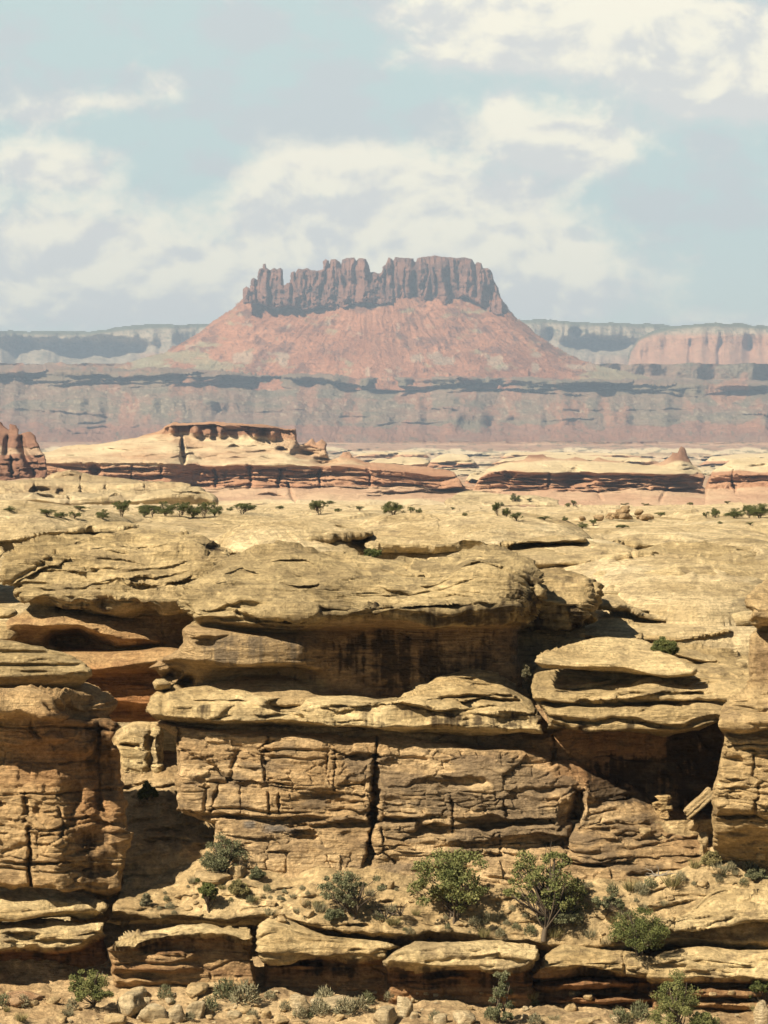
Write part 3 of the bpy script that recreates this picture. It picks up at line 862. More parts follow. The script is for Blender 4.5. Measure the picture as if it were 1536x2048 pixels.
def build_center():
    # --- ledge that carries the alcove
    cv = [C(108.5, (280, 1372), (345, 1368), (480, 1352), (640, 1386), (700, 1382), (790, 1395), (840, 1366), (880, 1345), (930, 1329), (1000, 1338), (1040, 1366), (1070, 1392), (1100, 1420)),
          C(105.9, (280, 1385), (345, 1386), (480, 1378), (640, 1394), (700, 1394), (790, 1402), (850, 1385), (930, 1372), (1000, 1378), (1060, 1398), (1100, 1430)),
          C(103.6, (280, 1400), (400, 1404), (520, 1412), (640, 1408), (740, 1414), (860, 1408), (1000, 1414), (1060, 1424), (1100, 1450)),
          C(102.9, (280, 1420), (380, 1432), (500, 1438), (600, 1440), (680, 1446), (760, 1448), (860, 1447), (960, 1452), (1050, 1460), (1100, 1470)),
          C(103.6, (280, 1426), (380, 1438), (500, 1444), (600, 1446), (680, 1452), (760, 1454), (860, 1453), (960, 1458), (1050, 1466), (1100, 1476)),
          C(105.2, (280, 1436), (1100, 1484))]
    L = layer(280, 1110, 1324, 1484, cv, step=1.5, poly=[(298, 1418), (302, 1398), (318, 1384), (345, 1366), (480, 1336), (640, 1372), (790, 1390), (850, 1354), (880, 1340), (930, 1328), (1000, 1335), (1035, 1360), (1062, 1392), (1078, 1425), (1088, 1470), (960, 1466), (760, 1458), (600, 1450), (380, 1444), (318, 1432)],
              R=9, Rm=.7, jit=3, seed=7, sm=(1, 1.8), pj=2.5,
              dents=[(572, 1409, 36, 14, 1.6, 3), (572, 1392, 60, 6, -.5, 2), (520, 1408, 14, 14, -.4), (905, 1374, 40, 6, .25), (950, 1376, 12, 6, .3, 2), (960, 1400, 70, 5, .7, 2), (740, 1424, 16, 7, .4), (800, 1430, 22, 10, .5), (850, 1430, 20, 10, .4), (930, 1440, 30, 12, .5), (1030, 1440, 40, 14, .6, 2), (690, 1430, 30, 10, .4), (330, 1400, 8, 20, .4)],
              cracks=[([(880, 1402), (990, 1402), (1040, 1398)], 4, .6)],
              ledges=[([(360, 1404), (450, 1402), (540, 1414)], .5, 6), ([(640, 1418), (760, 1416), (880, 1424), (1040, 1416)], .6, 8), ([(850, 1404), (940, 1404), (1010, 1396)], 1.0, 8)] + arcs(83, 18, 330, 1060, [(330, 1396), (840, 1396), (930, 1350), (1060, 1400)], [(330, 1436), (1060, 1450)], ln=(30, 110), dep=(.25, .5), wd=(4, 8)))
    U, V = L['U'], L['V']
    fs, fw = slick(seed=7, cb=.17, sp=.42, tilt=.05), wall(seed=7, block=.25, bed=.6)
    top = 1 - sstep(V, 1404, 1422)
    displace(L, lambda P, N, L: top * .6 * fs(P, N, L) + (1 - top) * (.5 * fs(P, N, L) + .6 * fw(P, N, L)), 'ledge')
    c = cols(L, TAN, TAN2, (0.15, 0.11, 0.065), seed=7, lich=.4)
    c = streaks(L, c, .75 * blob(U, V, [(860, 1440, 230, 16), (700, 1430, 60, 14), (1040, 1440, 50, 25), (380, 1420, 50, 10)]), seed=7, thr=.3)
    finish(L, 'rock_ledge', SLICK, c, 'long pale ledge with an oval pothole running below the big domed caprock', 'rock ledge')

    # --- big domed cap with its alcove and streaked pedestal
    cv = [[(350, 1200, 109), (365, 1183, 110), (400, 1148, 114), (450, 1123, 118), (520, 1108, 121), (620, 1100, 124), (740, 1110, 122), (820, 1106, 121), (900, 1100, 121), (990, 1098, 120), (1020, 1108, 118), (1060, 1138, 113), (1082, 1170, 109)],
          [(350, 1204, 108), (400, 1178, 110), (450, 1160, 111), (520, 1150, 111.5), (620, 1150, 111.5), (820, 1148, 111.5), (990, 1140, 112), (1040, 1150, 111), (1082, 1180, 109)],
          [(350, 1210, 106.6), (400, 1205, 106.4), (520, 1205, 106), (640, 1198, 106), (820, 1190, 106), (1000, 1180, 106.2), (1040, 1180, 106.6), (1082, 1195, 108)],
          [(350, 1226, 106.2), (400, 1222, 105.6), (450, 1222, 105.4), (520, 1228, 105), (640, 1226, 104.9), (820, 1222, 104.9), (1000, 1215, 105.2), (1040, 1215, 106), (1082, 1210, 108)],
          [(350, 1234, 106.4), (400, 1244, 106), (450, 1248, 105.8), (520, 1254, 105.6), (600, 1256, 105.8), (700, 1256, 106.2), (900, 1254, 106.2), (1000, 1252, 106.2), (1082, 1240, 108.4)],
          [(350, 1240, 107.2), (370, 1242, 106.6), (450, 1256, 106.6), (520, 1262, 107), (640, 1260, 107.6), (700, 1258, 108.4), (900, 1257, 108.6), (1000, 1255, 108.4), (1082, 1246, 109)],
          [(350, 1262, 107), (380, 1258, 105.2), (450, 1270, 104.9), (520, 1282, 104.9), (600, 1290, 105.4), (650, 1300, 106.9), (700, 1300, 107.9), (900, 1300, 108.2), (1000, 1300, 108), (1082, 1290, 109)],
          [(350, 1315, 105.8), (400, 1325, 104.7), (450, 1330, 104.6), (520, 1325, 104.7), (600, 1325, 105.3), (650, 1340, 106.8), (700, 1350, 107.6), (1000, 1350, 107.8), (1082, 1330, 109)],
          [(350, 1322, 106.5), (400, 1335, 106.2), (450, 1342, 106.9), (500, 1340, 107.4), (600, 1335, 107.3), (650, 1350, 107), (700, 1360, 107.6), (1000, 1360, 107.8), (1082, 1340, 109)],
          [(350, 1372, 106.6), (450, 1378, 107.4), (480, 1352, 107.4), (560, 1348, 107.6), (640, 1372, 107.2), (700, 1400, 107.5), (1082, 1400, 109)],
          [(350, 1378, 105.4), (450, 1384, 105.4), (480, 1362, 106.6), (560, 1360, 106.6), (640, 1382, 106.8), (700, 1406, 106.5), (1082, 1406, 108)],
          C(104.4, (350, 1412), (1082, 1416))]
    poly = [(356, 1212), (362, 1190), (378, 1168), (402, 1146), (450, 1121), (520, 1107), (600, 1100), (700, 1102), (760, 1108), (820, 1106), (900, 1100), (990, 1098), (1022, 1110), (1050, 1126), (1072, 1148), (1082, 1178), (1080, 1215), (1062, 1245), (1034, 1262), (1036, 1310), (1046, 1360), (1040, 1412),
            (330, 1412), (345, 1372), (322, 1355), (308, 1342), (294, 1338), (312, 1322), (345, 1305), (368, 1285), (364, 1250), (372, 1238), (362, 1230)]
    cv[:2] = [[(a_, b_, 106 + (c_ - 106) * f_) for a_, b_, c_ in cc] for cc, f_ in zip(cv[:2], (.40, .30))]
    L = layer(280, 1090, 1092, 1420, cv, step=1.5, poly=poly, R=12, Rm=.9, jit=3, seed=8, sm=(1.1, 2), pj=2.2,
              dents=[(475, 1218, 55, 5, .5, 2), (420, 1232, 60, 5, -.5, 2), (850, 1152, 46, 10, -.22), (1060, 1170, 14, 22, .5), (900, 1215, 30, 10, -.5), (415, 1285, 20, 8, .5, 2), (430, 1276, 50, 4, .3, 2),
                     (332, 1352, 16, 8, 1.8, 2), (372, 1362, 14, 12, 1.4, 2), (350, 1345, 12, 10, 1.2, 2), (480, 1245, 50, 5, -.4, 2), (720, 1218, 70, 3, .3, 2), (650, 1222, 16, 6, .4)],
              cracks=[([(475, 1225), (500, 1235), (530, 1246), (640, 1254)], 4, .4)],
              ledges=[([(440, 1204), (480, 1222), (560, 1236), (660, 1232)], .9, 9), ([(395, 1212), (430, 1216), (480, 1224)], .5, 6), ([(640, 1222), (760, 1216), (900, 1210), (1000, 1206)], .5, 8), ([(790, 1136), (840, 1132), (905, 1138), (930, 1148)], .25, 5), ([(735, 1150), (770, 1166), (820, 1178), (880, 1176)], .35, 5), ([(560, 1160), (600, 1166), (640, 1160)], .7, 5), ([(540, 1130), (600, 1128), (650, 1138)], .6, 5), ([(880, 1132), (960, 1140), (1010, 1150)], .6, 5), ([(450, 1150), (480, 1140), (520, 1142)], .6, 5)]
              + arcs(80, 14, 420, 1000, [(400, 1160), (520, 1118), (1020, 1120)], [(400, 1200), (1020, 1185)], dep=(.15, .4), wd=(3, 6)))
    U, V = L['U'], L['V']
    fs, fw = slick(seed=8, cb=.26, sp=.40, tilt=.10), wall(seed=8, block=.06, bed=1.3)
    dome = 1 - sstep(V, 1238, 1262)
    big = lambda P: .22 * fbm(P[..., 0] / 2.6, P[..., 1] / 2.6, P[..., 2] / 2, 2, .4, 81)
    displace(L, lambda P, N, L: dome * (fs(P, N, L) + big(P)) + (1 - dome) * .5 * fw(P, N, L), 'dome')
    c = cols(L, (0.31, 0.235, 0.125), (0.42, 0.325, 0.175), (0.155, 0.12, 0.07), seed=8, lich=.6)
    wc = cols(L, (0.27, 0.16, 0.085), (0.36, 0.24, 0.13), (0.12, 0.075, 0.045), seed=9, lich=.5, band=.2)
    c = c * dome[..., None] + wc * (1 - dome[..., None])
    ped = blob(U, V, [(470, 1310, 170, 75)])
    c = lerp(c, (0.42, 0.31, 0.165), np.maximum(.7 * ped, .9 * sstep(V, 1350, 1366) * (1 - sstep(U, 640, 670))))
    c = streaks(L, c, .80 * blob(U, V, [(850, 1325, 220, 70)]) * sstep(U, 600, 680), seed=8, thr=.25)
    c = streaks(L, c, .66 * blob(U, V, [(860, 1228, 230, 26), (1040, 1190, 45, 60)]), seed=10, thr=.2, mx=.85)
    c = streaks(L, c, .66 * blob(U, V, [(500, 1305, 130, 34), (610, 1320, 40, 60)]), (0.13, 0.10, 0.068), seed=11, thr=.16, mx=.85)
    finish(L, 'domed_caprock', SLICK, c, 'largest domed caprock overhanging a deep shaded alcove with a streaked pale pedestal', 'rock dome')

    # --- lobe behind its right end
    cv = [[(1020, 1150, 120), (1100, 1134, 120), (1170, 1140, 117), (1210, 1170, 113)], [(1020, 1165, 113), (1100, 1160, 113), (1170, 1165, 112), (1210, 1180, 112)],
          C(110.6, (1020, 1200), (1170, 1205), (1210, 1210, 112)), C(111.4, (1020, 1252), (1100, 1258), (1170, 1262), (1210, 1240)), C(114, (1020, 1262), (1210, 1266)), C(114, (1020, 1342), (1210, 1342))]
    L = layer(1010, 1216, 1126, 1342, cv, poly=[(1010, 1150), (1060, 1136), (1110, 1133), (1160, 1142), (1192, 1156), (1203, 1180), (1200, 1204), (1190, 1222), (1196, 1240), (1172, 1246), (1152, 1256), (1158, 1276), (1166, 1290), (1120, 1310), (1080, 1342), (1010, 1342)], R=16, Rm=1.4, seed=9,
              dents=[(1150, 1160, 10, 8, .4), (1120, 1162, 10, 6, .3), (1180, 1172, 8, 12, .4)])
    U, V = L['U'], L['V']
    displace(L, slick(seed=9, cb=.24, sp=.4))
    c = cols(L, (0.36, 0.265, 0.135), (0.44, 0.335, 0.18), seed=10)
    c = streaks(L, c, .6 * blob(U, V, [(1120, 1235, 90, 30)]), seed=12, thr=.2)
    c = lerp(c, (0.17, 0.12, 0.075), sstep(V, 1262, 1275) * .8)  # shade of the recess below the lip, put into the rock colour
    finish(L, 'domed_caprock', SLICK, c, 'smaller rounded rock lobe attached behind the right end of the largest caprock', 'rock dome')


def build_left():
    # --- left dome and the hollows below it
    cv = [[(-320, 1130, 118), (5, 1138, 116), (30, 1108, 121), (80, 1084, 126), (150, 1064, 131), (250, 1052, 136), (330, 1056, 136), (400, 1075, 132), (470, 1108, 126)],
          [(-320, 1150, 116), (5, 1142, 115.5), (40, 1130, 117.5), (120, 1112, 120), (250, 1105, 121), (400, 1115, 121), (470, 1125, 121)],
          [(-320, 1160, 115), (5, 1148, 115.2), (40, 1160, 115.2), (120, 1160, 115), (250, 1160, 114.8), (370, 1158, 115), (470, 1155, 116)],
          [(-320, 1170, 115), (5, 1154, 115), (40, 1186, 113.6), (120, 1190, 113.2), (240, 1200, 113), (370, 1194, 113.2), (470, 1180, 114)],
          [(-320, 1190, 115.6), (5, 1160, 115.5), (40, 1198, 114), (120, 1210, 113.8), (240, 1222, 113.6), (370, 1214, 114), (470, 1200, 115)],
          [(-320, 1200, 118), (5, 1166, 118), (40, 1206, 117), (120, 1216, 116.6), (240, 1228, 116.4), (370, 1222, 116.6), (470, 1210, 118)],
          [(-320, 1216, 118), (20, 1226, 116), (100, 1222, 114.4), (200, 1234, 114.4), (300, 1262, 114.8), (370, 1286, 116), (470, 1290, 117)],
          [(-320, 1250, 116), (20, 1246, 115), (90, 1252, 113.6), (160, 1250, 113.4), (200, 1268, 113.4), (300, 1278, 114), (370, 1292, 115.6), (470, 1296, 117)],
          [(-320, 1270, 117), (20, 1262, 116), (90, 1260, 116.6), (160, 1258, 117.2), (190, 1284, 117), (240, 1292, 115), (300, 1288, 115.4), (370, 1296, 116), (470, 1300, 117)],
          [(-320, 1304, 117), (100, 1304, 117), (170, 1296, 116.6), (230, 1298, 115.6), (280, 1296, 115.4), (350, 1282, 115.4), (470, 1302, 117)],
          [(-320, 1310, 113), (100, 1308, 113), (170, 1304, 113), (230, 1306, 113), (280, 1302, 112.8), (350, 1292, 112.6), (470, 1306, 116)],
          [(-320, 1330, 112), (140, 1334, 111.8), (200, 1340, 111.6), (280, 1326, 111.6), (350, 1316, 111.6), (470, 1320, 114)],
          C(113.0, (-320, 1345), (140, 1346), (200, 1352), (280, 1345), (350, 1340), (470, 1340)),
          C(112.6, (-320, 1400), (470, 1405)), C(113.6, (-320, 1408), (470, 1414)), C(113.4, (-320, 1445), (470, 1450))]
    poly = [(6, 1150), (8, 1134), (18, 1116), (40, 1098), (80, 1081), (150, 1062), (250, 1050), (340, 1053), (400, 1072), (450, 1100), (480, 1130), (480, 1445), (-10, 1445), (-10, 1262), (22, 1238), (60, 1222), (62, 1206), (36, 1196), (32, 1182), (36, 1170), (12, 1162)]
    cv[:3] = [[(a_, b_, 113.2 + (c_ - 113.2) * f_) for a_, b_, c_ in cc] for cc, f_ in zip(cv[:3], (.36, .34, .5))]
    cv[5] = [(a_, b_, c_ - 1.0) for a_, b_, c_ in cv[5]]
    cv[8] = [(a_, b_, c_ - .8) for a_, b_, c_ in cv[8]]
    L = layer(-20, 480, 1044, 1446, cv, step=1.5, poly=poly, R=12, Rm=.9, jit=3, seed=14, sm=(1.1, 2), pj=2.5,
              dents=[(428, 1098, 22, 9, 1.6, 2), (130, 1142, 60, 3, .25, 2), (160, 1180, 40, 4, .25, 2), (60, 1170, 60, 5, .3, 2), (145, 1278, 50, 18, 1.6, 2), (260, 1200, 60, 3, .2, 2)],
              ledges=[([(20, 1168), (60, 1146), (100, 1130), (150, 1118)], .6, 6), ([(180, 1166), (230, 1154), (290, 1153), (340, 1158)], .5, 6), ([(270, 1162), (300, 1172), (330, 1176)], .4, 6), ([(330, 1168), (355, 1162), (385, 1158)], .7, 8), ([(130, 1184), (160, 1176), (180, 1164)], .5, 5), ([(60, 1172), (100, 1178), (130, 1188)], .4, 5), ([(60, 1192), (130, 1198), (200, 1206)], .5, 5), ([(120, 1100), (150, 1086), (180, 1082)], .6, 5), ([(225, 1086), (300, 1090), (345, 1100)], .6, 5)]
              + arcs(81, 14, 40, 420, [(30, 1120), (150, 1075), (420, 1090)], [(30, 1165), (420, 1190)], dep=(.15, .4), wd=(3, 6)),
              cracks=[([(20, 1165), (60, 1142), (90, 1128), (110, 1105)], 4, .25), ([(180, 1172), (240, 1160), (300, 1155)], 3, .2), ([(270, 1168), (320, 1178), (370, 1172)], 4, .4)])
    U, V = L['U'], L['V']
    fs, fw = slick(seed=14, cb=.26, sp=.42, tilt=.1), wall(seed=14, block=.06, bed=1.4)
    dome = 1 - sstep(V, 1222, 1240)
    big = lambda P: .22 * fbm(P[..., 0] / 2.6, P[..., 1] / 2.6, P[..., 2] / 2, 2, .4, 82)
    displace(L, lambda P, N, L: dome * (fs(P, N, L) + big(P)) + (1 - dome) * (.5 * fw(P, N, L)), 'left_dome')
    c = cols(L, (0.345, 0.26, 0.135), (0.45, 0.345, 0.185), (0.18, 0.135, 0.08), seed=14, lich=.45)
    wc = cols(L, (0.38, 0.22, 0.10), (0.43, 0.29, 0.145), (0.19, 0.11, 0.06), seed=15, lich=.45, band=.2)
    wc = lerp(wc, (0.33, 0.15, 0.06), .8 * sstep(V, 1318, 1350))
    c = c * dome[..., None] + wc * (1 - dome[..., None])
    c = streaks(L, c, .5 * blob(U, V, [(200, 1212, 170, 10), (428, 1098, 24, 10)]), seed=14, thr=.2)
    finish(L, 'domed_caprock', SLICK, c, 'broad left domed caprock resting above a reddish hollow with an arched opening', 'rock dome')

    # --- small dark lobes at the left edge
    for (poly, D, lab, sd_) in (([(-200, 1085), (-20, 1088), (8, 1092), (16, 1100), (8, 1116), (-4, 1130), (-200, 1135)], 124, 'small rounded rock lobe at the left edge beside the broad dome', 41),
                                ([(-200, 1190), (-10, 1212), (24, 1216), (36, 1226), (20, 1240), (-200, 1250)], 118.5, 'low shaded rock lobe at the left edge under the broad dome', 43),
                                ([(-220, 1236), (-10, 1240), (40, 1242), (58, 1252), (40, 1268), (-10, 1290), (-220, 1290)], 114.5, 'low sunlit rock hump at the left edge above the layered slabs', 45)):
        pu, pv = [p[0] for p in poly], [p[1] for p in poly]
        m0, m1 = min(pv), max(pv)
        cv = [C(D + 4, (-400, m0), (100, m0)), C(D + 1, (-400, m0 * .6 + m1 * .4), (100, m0 * .6 + m1 * .4)), C(D, (-400, m0 * .2 + m1 * .8), (100, m0 * .2 + m1 * .8)), C(D + .6, (-400, m1), (100, m1))]
        L = layer(min(pu), max(pu) + 10, m0 - 8, m1 + 8, cv, poly=poly, R=14, Rm=1.2, seed=sd_)
        displace(L, slick(seed=sd_, amp=.7))
        finish(L, 'rock_hump', SLICK, cols(L, TAN, TAN2, seed=sd_), lab, 'rock')

    # --- stack of thin slabs above the buttress
    cv = [C(105.4, (-320, 1272), (200, 1285)), C(104.9, (-320, 1282), (0, 1282), (90, 1290), (200, 1320)), C(104.3, (-320, 1296), (0, 1294), (90, 1296), (200, 1330)),
          C(104.9, (-320, 1300), (90, 1301), (200, 1334)), C(103.8, (-320, 1306), (90, 1307), (200, 1338)), C(103.2, (-320, 1322), (0, 1324), (165, 1328), (200, 1342)), C(104.0, (-320, 1327), (0, 1329), (165, 1331), (200, 1346)),
          C(102.8, (-320, 1334), (0, 1336), (175, 1336), (200, 1350)), C(102.4, (-320, 1352), (0, 1354), (180, 1346)), C(103.4, (-320, 1364), (0, 1368), (120, 1362), (180, 1354)), C(105, (-320, 1376), (200, 1372)), C(105, (-320, 1400), (200, 1400))]
    cv = [[(a_, b_, 102.2 + (c_ - 102.4) * .45) for a_, b_, c_ in cc] for cc in cv]
    L = layer(-320, 200, 1266, 1400, cv, poly=[(-330, 1270), (-10, 1276), (40, 1280), (88, 1288), (95, 1294), (125, 1302), (160, 1320), (168, 1328), (180, 1340), (181, 1350), (170, 1360), (150, 1376), (-330, 1385)], R=9, Rm=.4, jit=1, seed=16, sm=(.8, 3), pj=1, ledges=arcs(161, 10, 0, 160, [(0, 1290), (160, 1325)], [(0, 1350), (160, 1350)], ln=(40, 120), dep=(.1, .25), wd=(3, 5)))
    displace(L, slick(seed=16, cb=.06, sp=.5, amp=.4, tilt=.0), 'left_slabs')
    c = cols(L, (0.36, 0.27, 0.14), (0.44, 0.335, 0.18), (0.2, 0.16, 0.09), seed=16, lich=.4)
    finish(L, 'stacked_slabs', SLICK, c, 'stack of thin layered slabs at the left edge above the shaded buttress', 'rock slab')

    # --- left buttress: lit front below, shaded right flank
    k2 = 4.5
    def q(v, d, e=0.0):
        return [(-320, v, d), (0, v, d), (60, v + 2, d), (120, v + 4, d), (135, v + 4, d + .4), (200, v + 6, d + 1.4), (230, v + 6, d + 1.8), (250, v + 6, d + 2.0), (290, v + 8, d + 2.3)]
    cv = [q(1366, 105), [(-320, 1376, 102.6), (60, 1374, 102.6), (130, 1384, 102.8), (180, 1392, 103.8), (230, 1405, 104.6), (290, 1410, 105)],
          [(-320, 1392, 100.4), (60, 1390, 100.3), (120, 1396, 100.4), (135, 1405, 102.4), (180, 1408, 103.4), (230, 1412, 104.4), (290, 1415, 105)],
          [(-320, 1422, 99.8), (0, 1420, 99.8), (60, 1426, 99.8), (105, 1428, 99.9), (122, 1428, 100.6), (140, 1430, 102.8), (230, 1430, 104.2), (290, 1432, 105)],
          [(-320, 1428, 100.8), (0, 1426, 100.8), (105, 1434, 101), (140, 1436, 102.8), (230, 1440, 104.2), (290, 1440, 105)],
          q(1440, 101.3), q(1500, 101.2), q(1512, 101.5), q(1580, 100.9), q(1700, 100.2), q(1770, 100.0), q(1786, 100.5), q(1800, 102.2)]
    poly = [(-330, 1360), (60, 1366), (125, 1376), (180, 1386), (228, 1402), (228, 1440), (226, 1462), (236, 1490), (240, 1530), (246, 1560), (250, 1600), (256, 1660), (250, 1720), (238, 1780), (215, 1802), (160, 1788), (60, 1775), (-330, 1772)]
    cv = [[(a_, b_, c_ - .8) for a_, b_, c_ in cc] for cc in cv]
    L = layer(-320, 290, 1360, 1810, cv, ledges=arcs(86, 16, -20, 130, [(-20, 1600), (130, 1600)], [(-20, 1765), (130, 1765)], ln=(30, 110), dep=(.12, .3), wd=(3, 6)) + arcs(96, 14, 130, 245, [(130, 1440), (245, 1450)], [(130, 1770), (245, 1780)], ln=(40, 110), dep=(.15, .4), wd=(4, 9)), poly=poly, R=12, Rm=.6, jit=4, seed=18, sm=(1, 2), pj=7,
              dents=[(215, 1560, 20, 30, .5), (170, 1500, 20, 40, -.4), (225, 1470, 14, 20, -.4), (190, 1740, 40, 12, .5, 2), (230, 1640, 20, 40, -.5), (150, 1590, 14, 50, .4), (85, 1455, 14, 18, -.35), (100, 1478, 40, 10, -.3), (20, 1500, 60, 12, .25), (75, 1622, 6, 14, .3), (170, 1680, 30, 20, .5), (60, 1727, 60, 4, .3, 2), (30, 1740, 30, 4, .3, 2), (110, 1745, 50, 3, .2, 2)],
              cracks=[([(60, 1660), (62, 1700), (60, 1765)], 3.5, .8), ([(50, 1640), (50, 1590)], 4, .4), ([(193, 1440), (196, 1520), (199, 1620)], 6, .35), ([(62, 1727), (150, 1724)], 3, .3), ([(0, 1704), (60, 1690)], 3, .2), ([(125, 1680), (122, 1620)], 4, .3)])
    U, V = L['U'], L['V']
    fw = wall(seed=18, block=.14, bed=1.3, blk=2.0)
    fs = slick(seed=18, cb=.2, sp=.35, tilt=-.2)
    top = 1 - sstep(V, 1418, 1432)
    displace(L, lambda P, N, L: (1 - top) * 1.0 * fw(P, N, L) + top * fs(P, N, L), 'buttress')
    c = cols(L, (0.42, 0.275, 0.135), (0.48, 0.34, 0.18), (0.22, 0.14, 0.075), seed=18, lich=.4, band=.4)
    c = lerp(c, (0.30, 0.155, 0.07), .7 * blob(U, V, [(120, 1500, 130, 70), (200, 1560, 60, 130)]))
    c = streaks(L, c, .6 * blob(U, V, [(200, 1480, 50, 70), (210, 1720, 60, 70), (160, 1410, 40, 20)]), seed=18, thr=.22, mx=.8)
    finish(L, 'rock_buttress', NEAR, c, 'massive sandstone buttress at the left with lit front and dark shaded flank', 'cliff')

    # --- knob in the gully behind it
    cv = [C(112, (210, 1440), (330, 1440)), C(109.6, (210, 1456), (330, 1452)), C(109, (210, 1500), (330, 1500)), C(109.4, (210, 1560), (330, 1560))]
    L = layer(210, 330, 1434, 1560, cv, poly=[(222, 1474), (250, 1452), (268, 1443), (300, 1448), (322, 1446), (330, 1560), (244, 1560), (242, 1530), (228, 1500)], R=16, Rm=1.4, seed=20, jit=4,
              dents=[(258, 1490, 20, 5, .5, 2), (300, 1500, 6, 40, .6)])
    displace(L, wall(seed=20, amp=.8, bed=.6))
    finish(L, 'rock_lump', NEAR, cols(L, GOLD, TAN2, seed=20), 'sunlit lumpy rock knob in the gap between buttress and main wall', 'rock')
    # --- overhung pebble under the nose of the pedestal
    L = layer(300, 346, 1346, 1388, [C(106, (300, 1346), (346, 1346)), C(104.8, (300, 1366), (346, 1366)), C(105.4, (300, 1388), (346, 1388))], poly=[(305, 1366), (312, 1358), (330, 1358), (342, 1366), (340, 1376), (322, 1384), (310, 1380)], R=9, Rm=1.2, seed=21, step=1.5)
    displace(L, slick(seed=21, amp=.25, cb=.05))
    finish(L, 'boulder', NEAR, cols(L, TAN, TAN2, seed=21), 'small rounded boulder tucked under the beak of the streaked pedestal', 'boulder')


def build_right():
    # --- ledges B and C under the wedge slab
    cv = [C(111, (1040, 1338), (1100, 1322), (1250, 1300), (1390, 1310), (1540, 1340)),
          C(106.5, (1040, 1350), (1100, 1346), (1250, 1348), (1390, 1356), (1540, 1362)),
          C(103.6, (1040, 1380), (1150, 1386), (1270, 1384), (1350, 1390), (1540, 1384)),
          C(103.3, (1040, 1398), (1150, 1404), (1270, 1398), (1350, 1406), (1540, 1394)),
          C(104.5, (1040, 1403), (1150, 1410), (1270, 1404), (1350, 1412), (1540, 1399)),
          C(103.3, (1040, 1412), (1150, 1418), (1270, 1413), (1350, 1418), (1420, 1408), (1540, 1402)),
          C(102.9, (1040, 1428), (1150, 1432), (1230, 1430), (1300, 1440), (1360, 1444), (1420, 1424), (1540, 1406)),
          C(103.6, (1040, 1433), (1150, 1437), (1230, 1434), (1300, 1446), (1360, 1450), (1420, 1430), (1540, 1410)),
          C(103.1, (1040, 1438), (1150, 1442), (1230, 1440), (1300, 1452), (1360, 1454), (1420, 1434), (1540, 1414)),
          C(103.1, (1040, 1456), (1150, 1458), (1230, 1458), (1330, 1460), (1390, 1456), (1420, 1438), (1540, 1418)),
          C(106.5, (1040, 1466), (1230, 1467), (1420, 1450), (1540, 1430)), C(107.5, (1040, 1480), (1540, 1480))]
    L = layer(1040, 1540, 1296, 1480, cv, poly=[(1060, 1372), (1066, 1350), (1080, 1338), (1100, 1322), (1250, 1296), (1400, 1306), (1545, 1330), (1545, 1420), (1450, 1424), (1440, 1436), (1400, 1456), (1340, 1468), (1090, 1466), (1092, 1440), (1078, 1416), (1064, 1396)], R=9, Rm=.8, jit=3, seed=24, sm=(.9, 2), pj=2.5,
              dents=[(1170, 1402, 14, 3, .5, 2), (1130, 1452, 40, 6, .4), (1300, 1412, 60, 4, .6, 2), (1450, 1360, 50, 3, .25, 2)],
              ledges=arcs(82, 18, 1090, 1440, [(1080, 1350), (1440, 1350)], [(1080, 1445), (1440, 1405)], ln=(50, 130), dep=(.25, .5), wd=(4, 8), tilt=-.08))
    U, V = L['U'], L['V']
    displace(L, slick(seed=24, cb=.16, sp=.42, tilt=.16), 'right_ledge')
    c = cols(L, (0.38, 0.28, 0.14), (0.47, 0.355, 0.19), (0.17, 0.125, 0.075), seed=24, lich=.4)
    c = streaks(L, c, .68 * blob(U, V, [(1150, 1450, 70, 12), (1290, 1446, 60, 10)]), seed=24, thr=.3)
    finish(L, 'rock_ledge', SLICK, c, 'layered pale ledge overhanging the dark reddish alcove at the right', 'rock ledge')

    def slab(poly, D0, D1, lip, lab, sd_, name='rock_slab', th=8, amp=.55):
        pu, pv = [p[0] for p in poly], [p[1] for p in poly]
        lu = [p[0] for p in lip]
        m0 = min(pv)
        cv = [[(u, m0 - 4, D1) for u in lu], [(u, v - th, D0 + .25) for u, v in lip], [(u, v - 2, D0) for u, v in lip], [(u, v + 3, D0 + .8) for u, v in lip], [(u, v + 10, D0 + 2.5) for u, v in lip]]
        L = layer(min(pu) - 10, max(pu) + 10, m0 - 10, max(pv) + 10, cv, poly=poly, R=6, Rm=.7, jit=2, seed=sd_, sm=(.9, 1.8), pj=2)
        displace(L, slick(seed=sd_, cb=.14, sp=.32, amp=amp, tilt=.1), lab)
        finish(L, name, SLICK, cols(L, TAN, TAN2, (0.19, 0.14, 0.085), seed=sd_, lich=.35), lab, 'rock slab')
    slab([(1068, 1326), (1072, 1314), (1084, 1305), (1140, 1291), (1200, 1283), (1292, 1286), (1340, 1312), (1390, 1340), (1386, 1350), (1330, 1358), (1262, 1352), (1180, 1344), (1084, 1336)], 103.6, 108.5,
         [(1060, 1330), (1100, 1336), (1180, 1342), (1230, 1343), (1262, 1346), (1330, 1354), (1395, 1346)], 'flat pale wedge shaped slab pointing right above a shadowed gap', 26, th=14)
    slab([(1160, 1268), (1168, 1244), (1200, 1236), (1250, 1236), (1290, 1252), (1284, 1282), (1240, 1284), (1170, 1276)], 112.5, 117, [(1150, 1278), (1200, 1283), (1300, 1288)], 'small pale slab below the rounded lobe behind the wedge slab', 27)
    slab([(1262, 1282), (1280, 1258), (1320, 1250), (1400, 1252), (1450, 1258), (1466, 1264), (1420, 1278), (1360, 1284), (1290, 1288)], 113.5, 118, [(1255, 1284), (1320, 1280), (1380, 1282), (1430, 1276), (1470, 1266)], 'long pale slab stretching right below the wide flat dome', 28)
